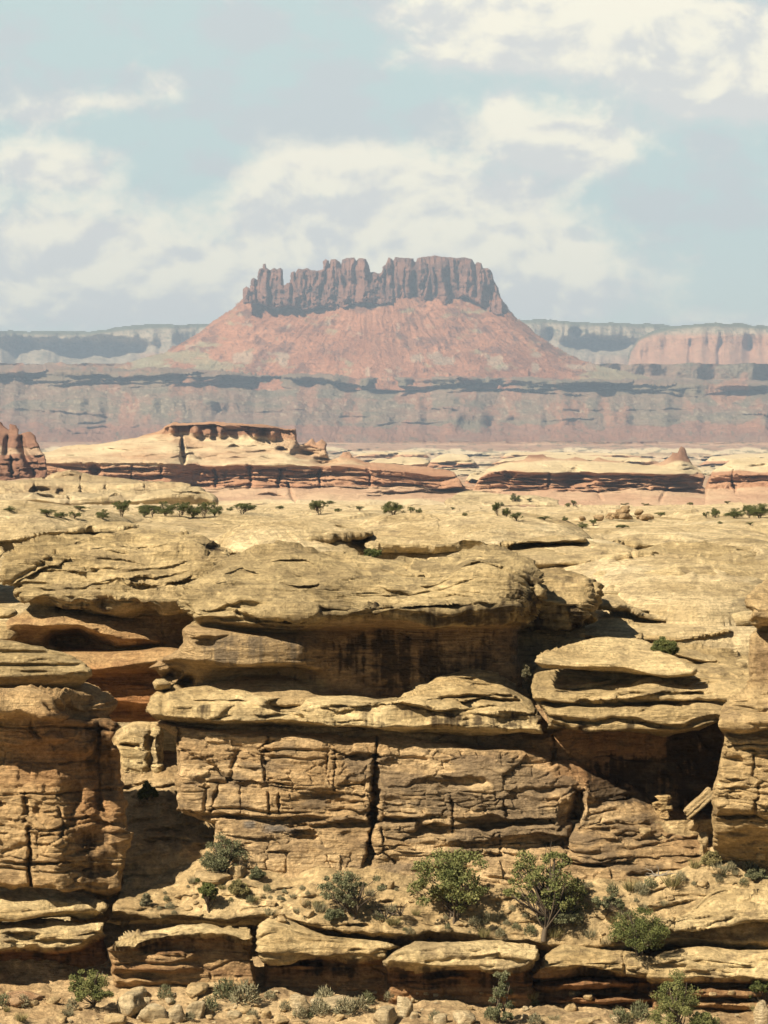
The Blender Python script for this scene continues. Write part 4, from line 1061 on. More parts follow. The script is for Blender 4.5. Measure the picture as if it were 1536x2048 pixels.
    slab([(1290, 1292), (1320, 1282), (1380, 1286), (1420, 1300), (1452, 1324), (1440, 1333), (1400, 1330), (1350, 1318), (1300, 1304)], 109.2, 113, [(1285, 1300), (1330, 1312), (1400, 1328), (1455, 1330)], 'small tilted slab with fine layers right of the green bush', 30)
    # --- shaded floor behind these slabs
    cv = [C(124, (1120, 1225), (1640, 1225)), C(119, (1120, 1262), (1640, 1250)), C(114, (1120, 1300), (1640, 1300)), C(108, (1120, 1352), (1640, 1352)), C(105.5, (1120, 1380), (1640, 1380))]
    L = layer(1120, 1640, 1222, 1380, cv, jit=4, seed=34, sm=(2, 3))
    displace(L, slick(seed=34, cb=.2, sp=.4), 'shelf')
    finish(L, 'shelf_ground', SLICK, cols(L, TAN, TAN2, seed=34), kind='structure')

    cv = [C(113, (980, 1230), (1170, 1230)), C(111.5, (980, 1300), (1170, 1300)), C(109, (980, 1400), (1170, 1400)), C(107, (980, 1490), (1170, 1490))]
    L = layer(980, 1170, 1230, 1490, cv, jit=4, seed=35, sm=(2, 3))
    displace(L, slick(seed=35, cb=.2, sp=.4))
    finish(L, 'cleft_ground', SLICK, cols(L, (0.3, 0.22, 0.12), TAN, seed=35), kind='structure')

    # --- right pillar
    def q(v, d):
        return [(1380, v, d + .8), (1500, v, d), (1850, v, d - .6)]
    cv = [q(1150, 107), q(1180, 103.2), q(1215, 101.2), q(1238, 101.0), q(1250, 101.6), q(1262, 103.2), q(1272, 102.6), q(1300, 101.8), q(1362, 101.7), q(1374, 101.4), q(1420, 99.4), q(1442, 98.7), q(1456, 98.8), q(1463, 100.2), q(1472, 99.6), q(1540, 99.5), q(1620, 99.2), q(1634, 99.8), q(1650, 100), q(1700, 101.4), q(1760, 103)]
    poly = [(1500, 1270), (1512, 1256), (1498, 1240), (1502, 1224), (1490, 1206), (1500, 1184), (1516, 1170), (1545, 1158), (1850, 1140), (1850, 1760), (1440, 1760), (1424, 1690), (1424, 1640), (1426, 1590), (1438, 1545), (1446, 1500), (1452, 1468), (1442, 1452), (1446, 1424), (1470, 1396), (1494, 1374), (1496, 1330)]
    L = layer(1380, 1850, 1140, 1760, cv, poly=poly, R=8, Rm=.8, jit=4, seed=36, sm=(1, 2), pj=4,
              dents=[(1505, 1240, 10, 6, .5), (1520, 1195, 8, 5, .4), (1480, 1632, 60, 5, .5, 2), (1470, 1520, 20, 8, .4)], cracks=[([(1512, 1600), (1510, 1634)], 4, .4), ([(1450, 1490), (1536, 1490)], 3, .25)],
              ledges=arcs(93, 26, 1440, 1560, [(1440, 1480), (1560, 1480)], [(1440, 1750), (1560, 1740)], ln=(30, 110), dep=(.15, .4), wd=(3, 7)) + arcs(94, 12, 1450, 1560, [(1450, 1390), (1560, 1380)], [(1450, 1450), (1560, 1455)], ln=(30, 90), dep=(.15, .35), wd=(3, 6)))
    U, V = L['U'], L['V']
    fw, fs = wall(seed=36, block=.16, bed=.8), slick(seed=36, cb=.14, sp=.4)
    w_ = sstep(V, 1456, 1475)
    displace(L, lambda P, N, L: w_ * .8 * fw(P, N, L) + (1 - w_) * .75 * fs(P, N, L), 'pillar')
    c = cols(L, (0.38, 0.265, 0.13), (0.45, 0.33, 0.175), (0.2, 0.14, 0.085), seed=36, lich=.4)
    c = lerp(c, (0.25, 0.165, 0.09), .8 * blob(U, V, [(1560, 1320, 66, 50)]))
    finish(L, 'rock_pillar', NEAR, c, 'pillar with rounded mushroom top at the right edge standing on a jutting ledge', 'rock pillar')


build_cliff()
build_slope()
build_bench()
build_bottom()
build_center()
build_left()
build_right()
# ------------------------------------------------------------------ slickrock plateau behind the near rock
def plateau_base(D):
    return -4.6 - 2.4 * (1 - sstep(D, 114, 150)) - 1.05 * sstep(D, 170, 400) - 26 * sstep(D, 440, 560)


def build_plateau():
    us = np.arange(-260, 1801, 2.0)
    Ds = np.concatenate([1 / np.linspace(1 / 108.0, 1 / 440.0, 430), np.linspace(445, 600, 12)])
    U, D = np.meshgrid(us, Ds)
    x = (U - CU) / FPX * D
    z = plateau_base(D)
    edge = np.interp(U, [-260, 440, 500, 1060, 1120, 1800], [124, 124, 121, 121, 114.5, 114.5])
    z = z - 14 * (1 - sstep(D, edge - 6, edge))
    domes = [  # pixel column, near edge distance, width px, height px, depth m
        (1375, 116.5, 380, 52, 17), (1260, 124, 320, 36, 15), (1500, 128, 260, 40, 18), (1130, 132, 300, 30, 16), (1090, 150, 420, 26, 24), (1330, 150, 420, 26, 28), (1520, 165, 360, 26, 34),
        (930, 138, 470, 54, 30), (760, 150, 220, 24, 22), (600, 138, 340, 44, 26), (480, 150, 260, 30, 26), (330, 150, 300, 34, 30), (60, 146, 460, 60, 36), (-120, 140, 300, 50, 30),
        (160, 190, 330, 26, 40), (420, 200, 360, 22, 44), (700, 205, 330, 20, 40), (960, 200, 320, 18, 40), (1230, 190, 360, 18, 40), (1480, 210, 360, 18, 46), (40, 230, 330, 24, 55),
        (300, 250, 260, 14, 40), (560, 260, 300, 14, 50), (820, 262, 260, 12, 50), (1000, 225, 170, 18, 30), (1100, 270, 300, 10, 60), (1380, 265, 330, 10, 60)]
    hmax = np.zeros(z.shape)
    for i, (u, d0, w, hp, ry) in enumerate(domes):
        dc = d0 + ry * .5
        cx = (u - CU) / FPX * dc
        rx = w / FPX * dc * .5
        wob = 1 + .25 * fbm((x - cx) / rx * 1.1, (D - dc) / ry * 2, z * 0 + i * 3.3, 3)
        r2 = (((x - cx) / rx) ** 2 + ((D - dc) / (ry * .5)) ** 2) * wob
        h = 1.35 * hp / FPX * dc * np.maximum(0, 1 - r2) ** .36
        hmax = np.maximum(hmax, h) + .1 * np.minimum(hmax, h)
    z = z + hmax
    z = z + .30 * fbm(x / 6, D / 9, x * 0, 3, .5, 50) + .03 * fbm(x / 1.2, D / 3.2, x * 0, 2, .5, 51)
    q = sstep(D, 180, 420)
    z = z + q * .38 * fbm(x / 16, D / 26, x * 0, 4, .55, 57)
    wv = 2.0 * fbm(x / 9, D / 15, x * 0, 3, .45, 52) + .10 * fbm(x / 1.8, D / 4, x * 0, 2, .5, 53) + z * .5
    for (sp, am, sd) in ((.5, .12, 54), (.21, .03, 55), (.9, .24, 56)):
        h = (wv + .01 * x + .02 * D) / sp
        fr = h - np.floor(h)
        saw = np.where(fr < .88, fr / .88, (1 - fr) / .12)
        z = z - am * (saw - .5) * sstep(fbm(x / 4, D / 7, x * 0, 3, .5, sd), -.05, .5) * (1 + 1.2 * q)
    P = np.stack([x, D, z], -1)
    L = dict(P=P, U=U, V=HV - z / D * FPX, mask=np.ones(U.shape, bool))
    LAYERS['plateau'] = L
    c = cols(L, (0.46, 0.35, 0.19), (0.55, 0.44, 0.265), (0.24, 0.185, 0.115), seed=60, lich=.45, band=.2)
    n = fbm(x / 3.0, D / 5, z, 4, .6, 61)
    c = lerp(c, (0.56, 0.47, 0.31), .6 * sstep(n, .2, .7))
    c = lerp(c, (0.54, 0.43, 0.27), .6 * sstep(D, 200, 380))
    c = lerp(c, (0.20, 0.165, 0.10), .55 * sstep(fbm(x / 5, D / 12, z, 5, .6, 62), .22, .6))
    finish(L, 'slickrock_ground', SLICK, c, kind='structure')


def build_domes():
    def dome(poly, D0, rise, lip, lab, seed, led=(), n=14, und=1.6, R=8, dep=(.15, .5)):
        pu, pv = [q[0] for q in poly], [q[1] for q in poly]
        ul = np.array([q[0] for q in lip])
        m0 = min(pv)
        rise = rise * .6
        tv = lambda f: [(u, v * (1 - f) + (m0 + 6) * f, D0 + rise * f ** .8) for u, v in lip]
        cv = [[(u, m0 - 8, D0 + rise * 1.25) for u, v in lip], tv(1.0), tv(.6), tv(.3), [(u, v - 8, D0 + .4) for u, v in lip], [(u, v - 2, D0) for u, v in lip], [(u, v + 3, D0 + und * .7) for u, v in lip], [(u, v + 10, D0 + und * 1.6) for u, v in lip]]
        al = arcs(seed, n, min(pu) + 20, max(pu) - 20, [(u, v * .3 + (m0 + 8) * .7) for u, v in lip], [(u, v - 6) for u, v in lip], ln=(40, 200), dep=dep, wd=(2.5, 6))
        L = layer(max(-260, min(pu) - 10), min(1800, max(pu) + 10), m0 - 10, max(pv) + 14, cv, poly=poly, R=R, Rm=1.6, jit=2.5, seed=seed, sm=(1, 2), pj=3, ledges=list(led) + al)
        fs = slick(seed=seed, cb=.22, sp=.5, tilt=.05)
        displace(L, lambda P, N, L: fs(P, N, L) + .25 * fbm(P[..., 0] / 4, P[..., 1] / 4, P[..., 2] / 2, 2, .4, seed + 1), lab)
        c = cols(L, (0.42, 0.32, 0.17), (0.52, 0.41, 0.235), (0.22, 0.165, 0.10), seed=seed, lich=.45, band=.3)
        finish(L, 'rock_dome', SLICK, c, lab, 'rock dome')
    dome([(1196, 1214), (1204, 1180), (1230, 1160), (1290, 1142), (1380, 1130), (1480, 1132), (1560, 1140), (1800, 1150), (1800, 1250), (1500, 1244), (1400, 1248), (1330, 1250), (1276, 1240), (1262, 1228), (1230, 1222)], 116.5, 14,
         [(1190, 1216), (1230, 1220), (1265, 1230), (1290, 1240), (1340, 1246), (1420, 1244), (1500, 1238), (1800, 1240)], 'wide flat dome with long shadowed lip at right, behind the mushroom pillar', 121,
         led=[([(1262, 1196), (1290, 1184), (1360, 1182)], .5, 6), ([(1380, 1170), (1430, 1164), (1470, 1150)], .8, 5)], und=2.2, R=12)
    dome([(1000, 1118), (1020, 1102), (1070, 1090), (1130, 1086), (1230, 1092), (1320, 1104), (1338, 1112), (1300, 1118), (1230, 1124), (1160, 1130), (1060, 1132)], 131, 13,
         [(1000, 1120), (1060, 1128), (1160, 1127), (1230, 1121), (1338, 1113)], 'low lens shaped dome behind the right end of the largest caprock', 123, n=8)
    dome([(1190, 1162), (1210, 1136), (1270, 1112), (1340, 1098), (1440, 1092), (1560, 1096), (1800, 1100), (1800, 1150), (1500, 1150), (1380, 1140), (1290, 1150), (1240, 1160)], 127, 16,
         [(1190, 1160), (1240, 1156), (1290, 1147), (1380, 1137), (1500, 1146), (1800, 1148)], 'swirled pale dome rising behind the wide flat dome at right', 125, n=14)
    dome([(726, 1096), (736, 1070), (770, 1054), (850, 1044), (940, 1042), (1030, 1048), (1100, 1056), (1172, 1074), (1176, 1084), (1100, 1088), (1040, 1092), (1004, 1108), (960, 1100), (860, 1104), (770, 1104)], 137, 22,
         [(726, 1098), (770, 1102), (860, 1101), (960, 1098), (1004, 1100), (1040, 1088), (1100, 1085), (1176, 1080)], 'broad pale dome stretching behind the top of the largest caprock', 127, n=16)
    dome([(-300, 1050), (-100, 1030), (40, 1028), (110, 1030), (180, 1038), (250, 1044), (276, 1054), (250, 1062), (180, 1060), (130, 1068), (95, 1074), (40, 1092), (-100, 1098), (-300, 1098)], 146, 26,
         [(-300, 1092), (0, 1090), (40, 1086), (95, 1072), (130, 1066), (180, 1060), (276, 1058)], 'pale dome with dark undercut lip at the left edge of the plateau', 129, n=10, und=4)
    dome([(440, 1104), (470, 1080), (530, 1062), (600, 1050), (680, 1048), (740, 1052), (742, 1070), (690, 1078), (620, 1086), (560, 1092), (500, 1106)], 140, 20,
         [(440, 1106), (500, 1102), (560, 1089), (620, 1083), (690, 1076), (742, 1070)], 'sloping pale swell with long thin cracks behind the left of the caprock', 131, n=12)
    dome([(1160, 1082), (1200, 1066), (1300, 1058), (1420, 1060), (1536, 1056), (1800, 1056), (1800, 1098), (1540, 1096), (1440, 1090), (1330, 1098), (1230, 1090)], 150, 26,
         [(1160, 1084), (1230, 1088), (1330, 1094), (1440, 1088), (1540, 1092), (1800, 1094)], 'long low swell far back on the right half of the plateau', 133, n=14)
    dome([(255, 1058), (300, 1044), (380, 1036), (470, 1034), (540, 1040), (600, 1050), (540, 1060), (470, 1074), (440, 1078), (380, 1066), (310, 1062)], 165, 30,
         [(255, 1060), (310, 1060), (380, 1063), (440, 1074), (470, 1071), (540, 1058), (600, 1052)], 'flat swell just behind the left dome on the plateau', 135, n=8)


def plateau_at(u, v):
    """point of the plateau seen at pixel (u, v): the farthest row that still projects at or below v"""
    L = LAYERS['plateau']
    j = int(np.clip(round((u + 260) / 2), 0, L['U'].shape[1] - 1))
    col = L['V'][:430, j]
    vis = np.minimum.accumulate(col)
    i = np.where((col <= v + .01) & (col <= vis + .01))[0]
    i = i[0] if len(i) else 429
    return Vector(L['P'][i, j])


# ------------------------------------------------------------------ red and cream formations in the canyon beyond
FARROCK = rock_mat("canyon_sandstone", 9.0, 0.9, 0.22, lam=.8)
CREAM = (0.50, 0.40, 0.245)
CREAM2 = (0.56, 0.46, 0.30)
RED1 = (0.36, 0.195, 0.12)
RED2 = (0.42, 0.25, 0.155)
REDD = (0.24, 0.115, 0.07)


def strata(L, bands, seed, s=9.0, jit=3.0, mixn=.5):
    """rock colour by bed: bands = [(upper pixel row, colour a, colour b)] on this formation's own level beds"""
    U, V, P = L['U'], L['V'], L['P']
    x, y, z = P[..., 0] / s, P[..., 1] / s, P[..., 2] / s
    Vw = V + jit * fbm(U / 60, V / 30, U * 0 + seed, 4, .6)
    n = np.clip(.5 + .9 * fbm(x / 3, y / 3, z / .5, 4, .6, seed), 0, 1)
    c = np.zeros(V.shape + (3,))
    for i, (v, a, b) in enumerate(bands):
        cc = lerp(a, b, n)
        if i == 0:
            c = cc
        else:
            if not np.isscalar(v):
                v = np.interp(U, [p[0] for p in v], [p[1] for p in v])
            w_ = sstep(Vw - v, -1.5, 1.5)[..., None]
            c = c * (1 - w_) + cc * w_
    return c


def build_canyon():
    wl = wall
    # slickrock hummocks just beyond the plateau edge
    cv = [C(700, (-100, 952), (480, 975)), C(650, (-100, 968), (180, 960), (400, 975), (480, 985)), C(642, (-100, 988), (200, 986), (400, 988), (480, 990)), C(648, (-100, 993), (480, 995)), C(640, (-100, 1020), (480, 1020))]
    L = layer(-100, 480, 945, 1024, cv, poly=[(-110, 965), (40, 960), (90, 958), (120, 943), (140, 940), (180, 955), (260, 962), (320, 965), (360, 970), (390, 985), (400, 1000), (400, 1030), (-110, 1030)], R=10, Rm=6, seed=61, step=1.5, jit=2,
              cracks=[([(70, 960), (62, 992)], 2, 4), ([(160, 960), (158, 992)], 2, 4), ([(215, 965), (214, 992)], 2, 3), ([(290, 965), (288, 990)], 2, 3)], dents=[(80, 975, 18, 7, 5, 2), (120, 980, 6, 5, 4, 2)])
    displace(L, lambda P, N, L: slick(seed=61, s=5, cb=.14)(P, N, L) + .5 * wl(seed=61, s=5)(P, N, L))
    finish(L, 'rock_outcrop', FARROCK, cols(L, (0.38, 0.285, 0.165), (0.47, 0.37, 0.22), (0.22, 0.15, 0.09), s=5, seed=61), 'long jointed tan outcrop behind the dark plateau bushes on the left', 'rock outcrop')
    cv = [C(600, (-100, 985), (480, 985)), C(565, (-100, 992), (480, 992)), C(555, (-100, 1008), (480, 1008)), C(560, (-100, 1022), (480, 1022))]
    L = layer(-100, 480, 972, 1024, cv, poly=[(-110, 985), (30, 982), (90, 985), (130, 992), (145, 985), (200, 978), (290, 974), (350, 976), (400, 980), (422, 992), (430, 1005), (420, 1030), (-110, 1030)], R=10, Rm=8, seed=63, step=1.5, jit=2,
              dents=[(105, 1000, 34, 5, 5, 2), (230, 1000, 20, 3, 3, 2), (380, 1002, 30, 3, 4, 2), (140, 995, 5, 12, 5)])
    displace(L, slick(seed=63, s=5, cb=.16))
    finish(L, 'rock_outcrop', FARROCK, cols(L, (0.42, 0.33, 0.19), (0.52, 0.42, 0.26), (0.22, 0.16, 0.1), s=5, seed=63), 'low pale rounded hummocks directly behind the dark plateau bushes', 'rock outcrop')
    cv = [C(760, (900, 980), (1150, 980)), C(700, (900, 992), (1150, 992)), C(690, (900, 1008), (1150, 1008))]
    L = layer(890, 1130, 975, 1012, cv, poly=[(890, 1000), (920, 985), (945, 982), (990, 988), (1060, 992), (1120, 998), (1130, 1020), (890, 1020)], R=8, Rm=8, seed=64, step=1.5, jit=2)
    displace(L, slick(seed=64, s=5, cb=.12))
    finish(L, 'rock_outcrop', FARROCK, cols(L, (0.42, 0.33, 0.19), (0.52, 0.42, 0.26), s=5, seed=64), 'faint low pale mound at the foot of the right layered mesa', 'rock outcrop')

    # central mesa with the dark overhung cap
    cv = [C(1620, (60, 838), (950, 838)),
          [(60, 880, 1560), (200, 878, 1560), (300, 862, 1545), (335, 848, 1530), (420, 845, 1528), (590, 856, 1530), (640, 878, 1540), (700, 905, 1545), (800, 930, 1530), (950, 938, 1530)],
          [(60, 890, 1500), (200, 886, 1500), (300, 868, 1500), (335, 851, 1478), (420, 849, 1476), (590, 860, 1478), (605, 880, 1500), (640, 884, 1500), (700, 908, 1490), (800, 934, 1480), (950, 941, 1490)],
          [(60, 895, 1490), (200, 890, 1490), (300, 872, 1494), (335, 854, 1494), (420, 853, 1494), (590, 863, 1492), (610, 885, 1495), (700, 912, 1484), (800, 936, 1474), (950, 943, 1484)],
          [(60, 900, 1480), (200, 894, 1480), (300, 876, 1488), (335, 872, 1492), (420, 876, 1490), (500, 880, 1490), (590, 884, 1488), (620, 905, 1496), (700, 920, 1478), (800, 938, 1470), (950, 946, 1480)],
          [(60, 912, 1448), (200, 908, 1446), (300, 900, 1446), (345, 900, 1448), (385, 905, 1466), (590, 906, 1462), (640, 926, 1480), (700, 926, 1466), (800, 940, 1462), (950, 949, 1470)],
          [(60, 928, 1424), (200, 928, 1420), (340, 928, 1418), (352, 930, 1424), (380, 932, 1440), (590, 932, 1436), (700, 934, 1440), (800, 944, 1440), (950, 952, 1450)],
          [(60, 931, 1428), (200, 931, 1424), (340, 931, 1422), (356, 933, 1430), (380, 936, 1446), (590, 936, 1443), (700, 938, 1444), (800, 947, 1444), (950, 955, 1454)],
          [(60, 955, 1427), (200, 955, 1423), (340, 955, 1421), (356, 955, 1432), (380, 957, 1445), (590, 957, 1440), (950, 962, 1450)],
          [(60, 957, 1425), (340, 957, 1419), (365, 958, 1435), (380, 960, 1442), (590, 960, 1438), (950, 965, 1448)],
          [(60, 970, 1424), (340, 970, 1418), (372, 970, 1440), (390, 972, 1440), (590, 972, 1434), (950, 980, 1446)],
          [(60, 1012, 1360), (340, 1012, 1360), (380, 1010, 1392), (590, 1010, 1390), (950, 1012, 1400)]]
    L = layer(60, 1024, 838, 1014, cv, step=1.5, jit=2.2, sm=(.7, 1.6), seed=65, pj=3, R=5, Rm=9,
              poly=[(60, 900), (92, 903), (130, 893), (200, 888), (280, 874), (316, 862), (332, 852), (345, 846), (420, 844), (500, 848), (590, 857), (594, 878), (600, 888), (612, 884), (622, 878), (630, 886), (642, 878), (652, 886), (662, 918), (672, 912), (684, 904), (696, 905), (704, 916), (722, 918), (740, 925), (770, 928), (820, 931), (860, 934), (890, 938), (908, 943), (918, 953), (928, 968), (970, 973), (1014, 974), (1020, 1014), (60, 1014)],
              dents=[(365, 905, 5, 24, 26, 2), (470, 897, 14, 3, 6, 2), (565, 899, 10, 5, 12, 2), (600, 908, 24, 12, 14, 2), (650, 922, 22, 10, 12, 2), (345, 855, 5, 15, -9), (392, 862, 6, 14, -10), (420, 868, 7, 8, -10), (442, 866, 6, 9, -9), (512, 866, 7, 12, -9), (545, 868, 8, 10, -9), (190, 940, 10, 12, 9, 2), (320, 944, 3, 12, 5), (540, 992, 26, 4, 8, 2)],
              ledges=arcs(89, 70, 80, 940, [(80, 936), (600, 938), (940, 975)], [(80, 980), (600, 985), (940, 990)], ln=(40, 200), dep=(3, 9), wd=(2, 4)) + arcs(90, 40, 100, 660, [(100, 893), (330, 874), (660, 890)], [(100, 925), (660, 930)], ln=(30, 140), dep=(2, 5), wd=(1.5, 2.6)) + [([(330, 853), (450, 849), (600, 862)], 12, 5), ([(385, 940), (600, 941), (900, 958)], 9, 3), ([(385, 958), (600, 958), (910, 974)], 10, 4), ([(385, 972), (600, 973), (920, 984)], 8, 3), ([(100, 936), (230, 938), (350, 940)], 9, 3), ([(100, 956), (230, 958), (350, 958)], 7, 3)],
              cracks=[([(575, 965), (590, 1000)], 3, 7), ([(430, 938), (430, 970)], 2, 5), ([(560, 940), (555, 972)], 3, 6), ([(640, 938), (642, 972)], 3, 6), ([(500, 935), (500, 975)], 5, 6), ([(735, 935), (738, 970)], 2, 5), ([(262, 934), (262, 968)], 2, 4)])
    displace(L, lambda P, N, L: wl(seed=65, s=7, bed=1.0, blk=2.4, block=.22, amp=.9)(P, N, L) + wl(seed=66, s=2.4, bed=1.0, blk=2.0, block=.5, amp=1.1)(P, N, L), 'mesa')
    c = strata(L, [(0, (0.40, 0.24, 0.15), RED2), ([(60, 870), (335, 868), (420, 870), (590, 880), (640, 895), (700, 925), (800, 945), (950, 960)], (0.42, 0.285, 0.18), CREAM2),
                   ([(60, 930), (350, 931), (590, 934), (650, 930), (950, 940)], RED1, RED2), (975, (0.42, 0.28, 0.19), (0.50, 0.36, 0.24)), (1000, CREAM, CREAM2)], 65)
    U, V = L['U'], L['V']
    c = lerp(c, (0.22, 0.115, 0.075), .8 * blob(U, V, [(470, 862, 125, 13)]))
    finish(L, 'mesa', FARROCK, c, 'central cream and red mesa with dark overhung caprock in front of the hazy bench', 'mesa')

    # spires at the left edge
    cv = [C(1330, (-120, 838), (110, 860)), C(1290, (-120, 868), (110, 885)), C(1262, (-120, 905), (40, 905), (110, 915)), C(1252, (-120, 925), (110, 925)), C(1250, (-120, 955), (110, 955)), C(1240, (-120, 970), (110, 970))]
    L = layer(-120, 105, 836, 970, cv, step=1.5, jit=2, sm=(1, 1.5), seed=67, pj=4, R=3, Rm=5,
              poly=[(-120, 830), (0, 846), (12, 858), (18, 864), (22, 850), (30, 852), (36, 872), (44, 868), (58, 866), (70, 874), (78, 892), (88, 908), (93, 920), (94, 956), (-120, 968)],
              cracks=[([(44, 880), (52, 905), (66, 950)], 6, 22), ([(18, 880), (10, 905)], 6, 18), ([(26, 915), (24, 950)], 3, 10)], ledges=arcs(68, 20, 0, 92, [(0, 862), (92, 890)], [(0, 950), (92, 950)], ln=(14, 50), dep=(3, 9), wd=(2, 4)))
    displace(L, lambda P, N, L: wl(seed=67, s=7, bed=1.0, blk=2.4, block=.22, amp=.8)(P, N, L) + wl(seed=68, s=2.4, bed=1.0, blk=2.0, block=.5, amp=1.1)(P, N, L), 'spires')
    c = strata(L, [(0, (0.20, 0.105, 0.072), (0.27, 0.15, 0.10)), (895, (0.34, 0.22, 0.15), (0.42, 0.30, 0.2)), (910, (0.22, 0.115, 0.078), (0.29, 0.16, 0.105))], 67)
    finish(L, 'rock_spires', FARROCK, c, 'cluster of red rock spires at the left edge beside the cream mesa', 'rock formation')

    # right mesa with the little pyramid, and the cream mesa at the right edge
    cv = [C(1560, (930, 890), (1420, 890)), C(1500, (930, 950), (1010, 926), (1090, 910), (1230, 920), (1320, 926), (1360, 900), (1420, 945)),
          C(1450, (930, 962), (1010, 936), (1090, 930), (1230, 934), (1320, 936), (1360, 936), (1420, 955)), C(1412, (930, 966), (980, 944), (1090, 943), (1230, 944), (1310, 945), (1370, 948, 1425), (1420, 962, 1450)),
          C(1417, (930, 969), (1090, 946), (1310, 948), (1370, 952, 1430), (1420, 966, 1456)), C(1414, (930, 986), (1090, 976), (1310, 978), (1420, 986, 1440)), C(1370, (930, 1012), (1420, 1012))]
    L = layer(930, 1425, 886, 1014, cv, step=1.5, jit=2, sm=(.7, 1.6), seed=69, pj=2.6, R=5, Rm=9,
              poly=[(940, 1014), (944, 985), (956, 962), (976, 938), (1010, 926), (1050, 918), (1058, 908), (1084, 908), (1092, 914), (1130, 918), (1150, 912), (1180, 922), (1200, 916), (1230, 922), (1290, 930), (1318, 926), (1340, 912), (1346, 904), (1356, 906), (1362, 892), (1370, 896), (1376, 912), (1386, 930), (1400, 942), (1407, 956), (1402, 975), (1420, 990), (1425, 1014)],
              dents=[(1152, 956, 36, 18, 26, 2), (1018, 952, 12, 9, 8, 2), (1392, 950, 16, 18, 14), (1200, 936, 6, 3, 4, 2), (1345, 905, 10, 5, 6)],
              ledges=arcs(191, 40, 970, 1380, [(970, 935), (1090, 925), (1380, 930)], [(970, 942), (1090, 940), (1380, 942)], ln=(30, 90), dep=(1.5, 4), wd=(1.5, 2.2)) + arcs(91, 40, 950, 1410, [(950, 965), (1090, 945), (1410, 955)], [(950, 985), (1410, 985)], ln=(40, 200), dep=(3, 9), wd=(2, 4)) + [([(945, 958), (1150, 950), (1405, 956)], 9, 3), ([(945, 968), (1150, 962), (1405, 966)], 9, 3), ([(945, 978), (1150, 974), (1405, 976)], 9, 3)],
              cracks=[([(1180, 975), (1200, 995)], 4, 9), ([(1335, 975), (1320, 1000)], 3, 5), ([(1098, 945), (1095, 975)], 2, 4), ([(940, 952), (1410, 952)], 1.3, 4), ([(940, 962), (1410, 961)], 1.3, 4), ([(940, 972), (1410, 970)], 1.3, 4)])
    displace(L, lambda P, N, L: wl(seed=69, s=7, bed=1.0, blk=2.4, block=.22, amp=.9)(P, N, L) + wl(seed=70, s=2.4, bed=1.0, blk=2.0, block=.5, amp=1.1)(P, N, L), 'mesa_right')
    c = strata(L, [(0, (0.40, 0.25, 0.16), (0.44, 0.30, 0.2)), ([(930, 930), (1090, 920), (1230, 925), (1330, 930), (1350, 918), (1420, 930)], CREAM, CREAM2), ([(930, 966), (980, 944), (1090, 943), (1300, 945), (1420, 950)], RED1, RED2), (980, (0.42, 0.27, 0.18), (0.48, 0.34, 0.225))], 69)
    c = lerp(c, (0.20, 0.105, 0.07), .85 * blob(L['U'], L['V'], [(1362, 906, 24, 17), (1070, 911, 26, 6)]))
    finish(L, 'mesa', FARROCK, c, 'cream topped red layered mesa at right with a small pyramid shaped knob', 'mesa')
    cv = [C(1420, (1400, 905), (1800, 905)), C(1370, (1400, 950), (1460, 926), (1800, 922)), C(1336, (1400, 958), (1800, 945)), C(1341, (1400, 961), (1800, 948)), C(1336, (1400, 985), (1800, 978)), C(1290, (1400, 1016), (1800, 1016))]
    L = layer(1395, 1800, 900, 1018, cv, step=1.5, jit=2, sm=(.7, 1.6), seed=71, pj=2.2, R=9, Rm=14,
              poly=[(1408, 1018), (1410, 985), (1416, 962), (1424, 944), (1446, 930), (1462, 918), (1500, 914), (1540, 917), (1800, 912), (1810, 1018)],
              dents=[(1455, 933, 12, 3, 5, 2), (1520, 934, 24, 3, 6, 2)], cracks=[([(1410, 958), (1800, 955)], 1.3, 4), ([(1410, 968), (1800, 966)], 1.3, 4), ([(1468, 945), (1466, 985)], 2, 5)])
    displace(L, lambda P, N, L: wl(seed=71, s=7, bed=1.0, blk=2.4, block=.22, amp=.9)(P, N, L) + wl(seed=72, s=2.4, bed=1.0, blk=2.0, block=.5, amp=1.1)(P, N, L))
    c = strata(L, [(0, CREAM, CREAM2), (944, RED1, RED2), (980, (0.42, 0.27, 0.18), (0.48, 0.34, 0.225))], 71)
    finish(L, 'mesa', FARROCK, c, 'cream domed mesa with red layered base at the right edge', 'mesa')

    # cream and pink plain with low ledges behind these mesas
    cv = [C(6300, (-200, 888), (1800, 894)), C(4200, (-200, 905), (1800, 912)), C(2600, (-200, 935), (1800, 938)), C(1800, (-200, 965), (1800, 968)), C(1250, (-200, 1030), (1800, 1030))]
    L = layer(-200, 1800, 884, 1030, cv, jit=2.5, sm=(1.2, 2), seed=73, step=1.5, ledges=arcs(92, 70, 640, 1560, [(640, 900), (1560, 905)], [(640, 955), (1560, 945)], ln=(40, 200), dep=(40, 160), wd=(2, 6)), dents=[(930, 918, 40, 6, 160, 2), (1110, 908, 90, 3, 300, 2), (880, 930, 40, 4, 120, 2)])
    displace(L, lambda P, N, L: wl(seed=73, s=14, bed=.8, block=.3)(P, N, L))
    c = strata(L, [(0, (0.30, 0.18, 0.125), (0.40, 0.27, 0.19)), (899, (0.60, 0.50, 0.35), CREAM2), (908, (0.26, 0.16, 0.11), CREAM), (913, (0.62, 0.52, 0.36), (0.42, 0.28, 0.19)), (926, RED2, CREAM2), (934, (0.62, 0.53, 0.37), CREAM), (948, RED2, (0.46, 0.33, 0.22))], 73, s=22, jit=7)  # dark strips between the pale beds are shadow painted into the colour
    n = fbm(L['U'] / 14, L['V'] / 3, L['U'] * 0, 4, .6, 74)
    c = lerp(c, (0.13, 0.12, 0.08), .7 * sstep(n, .2, .6))
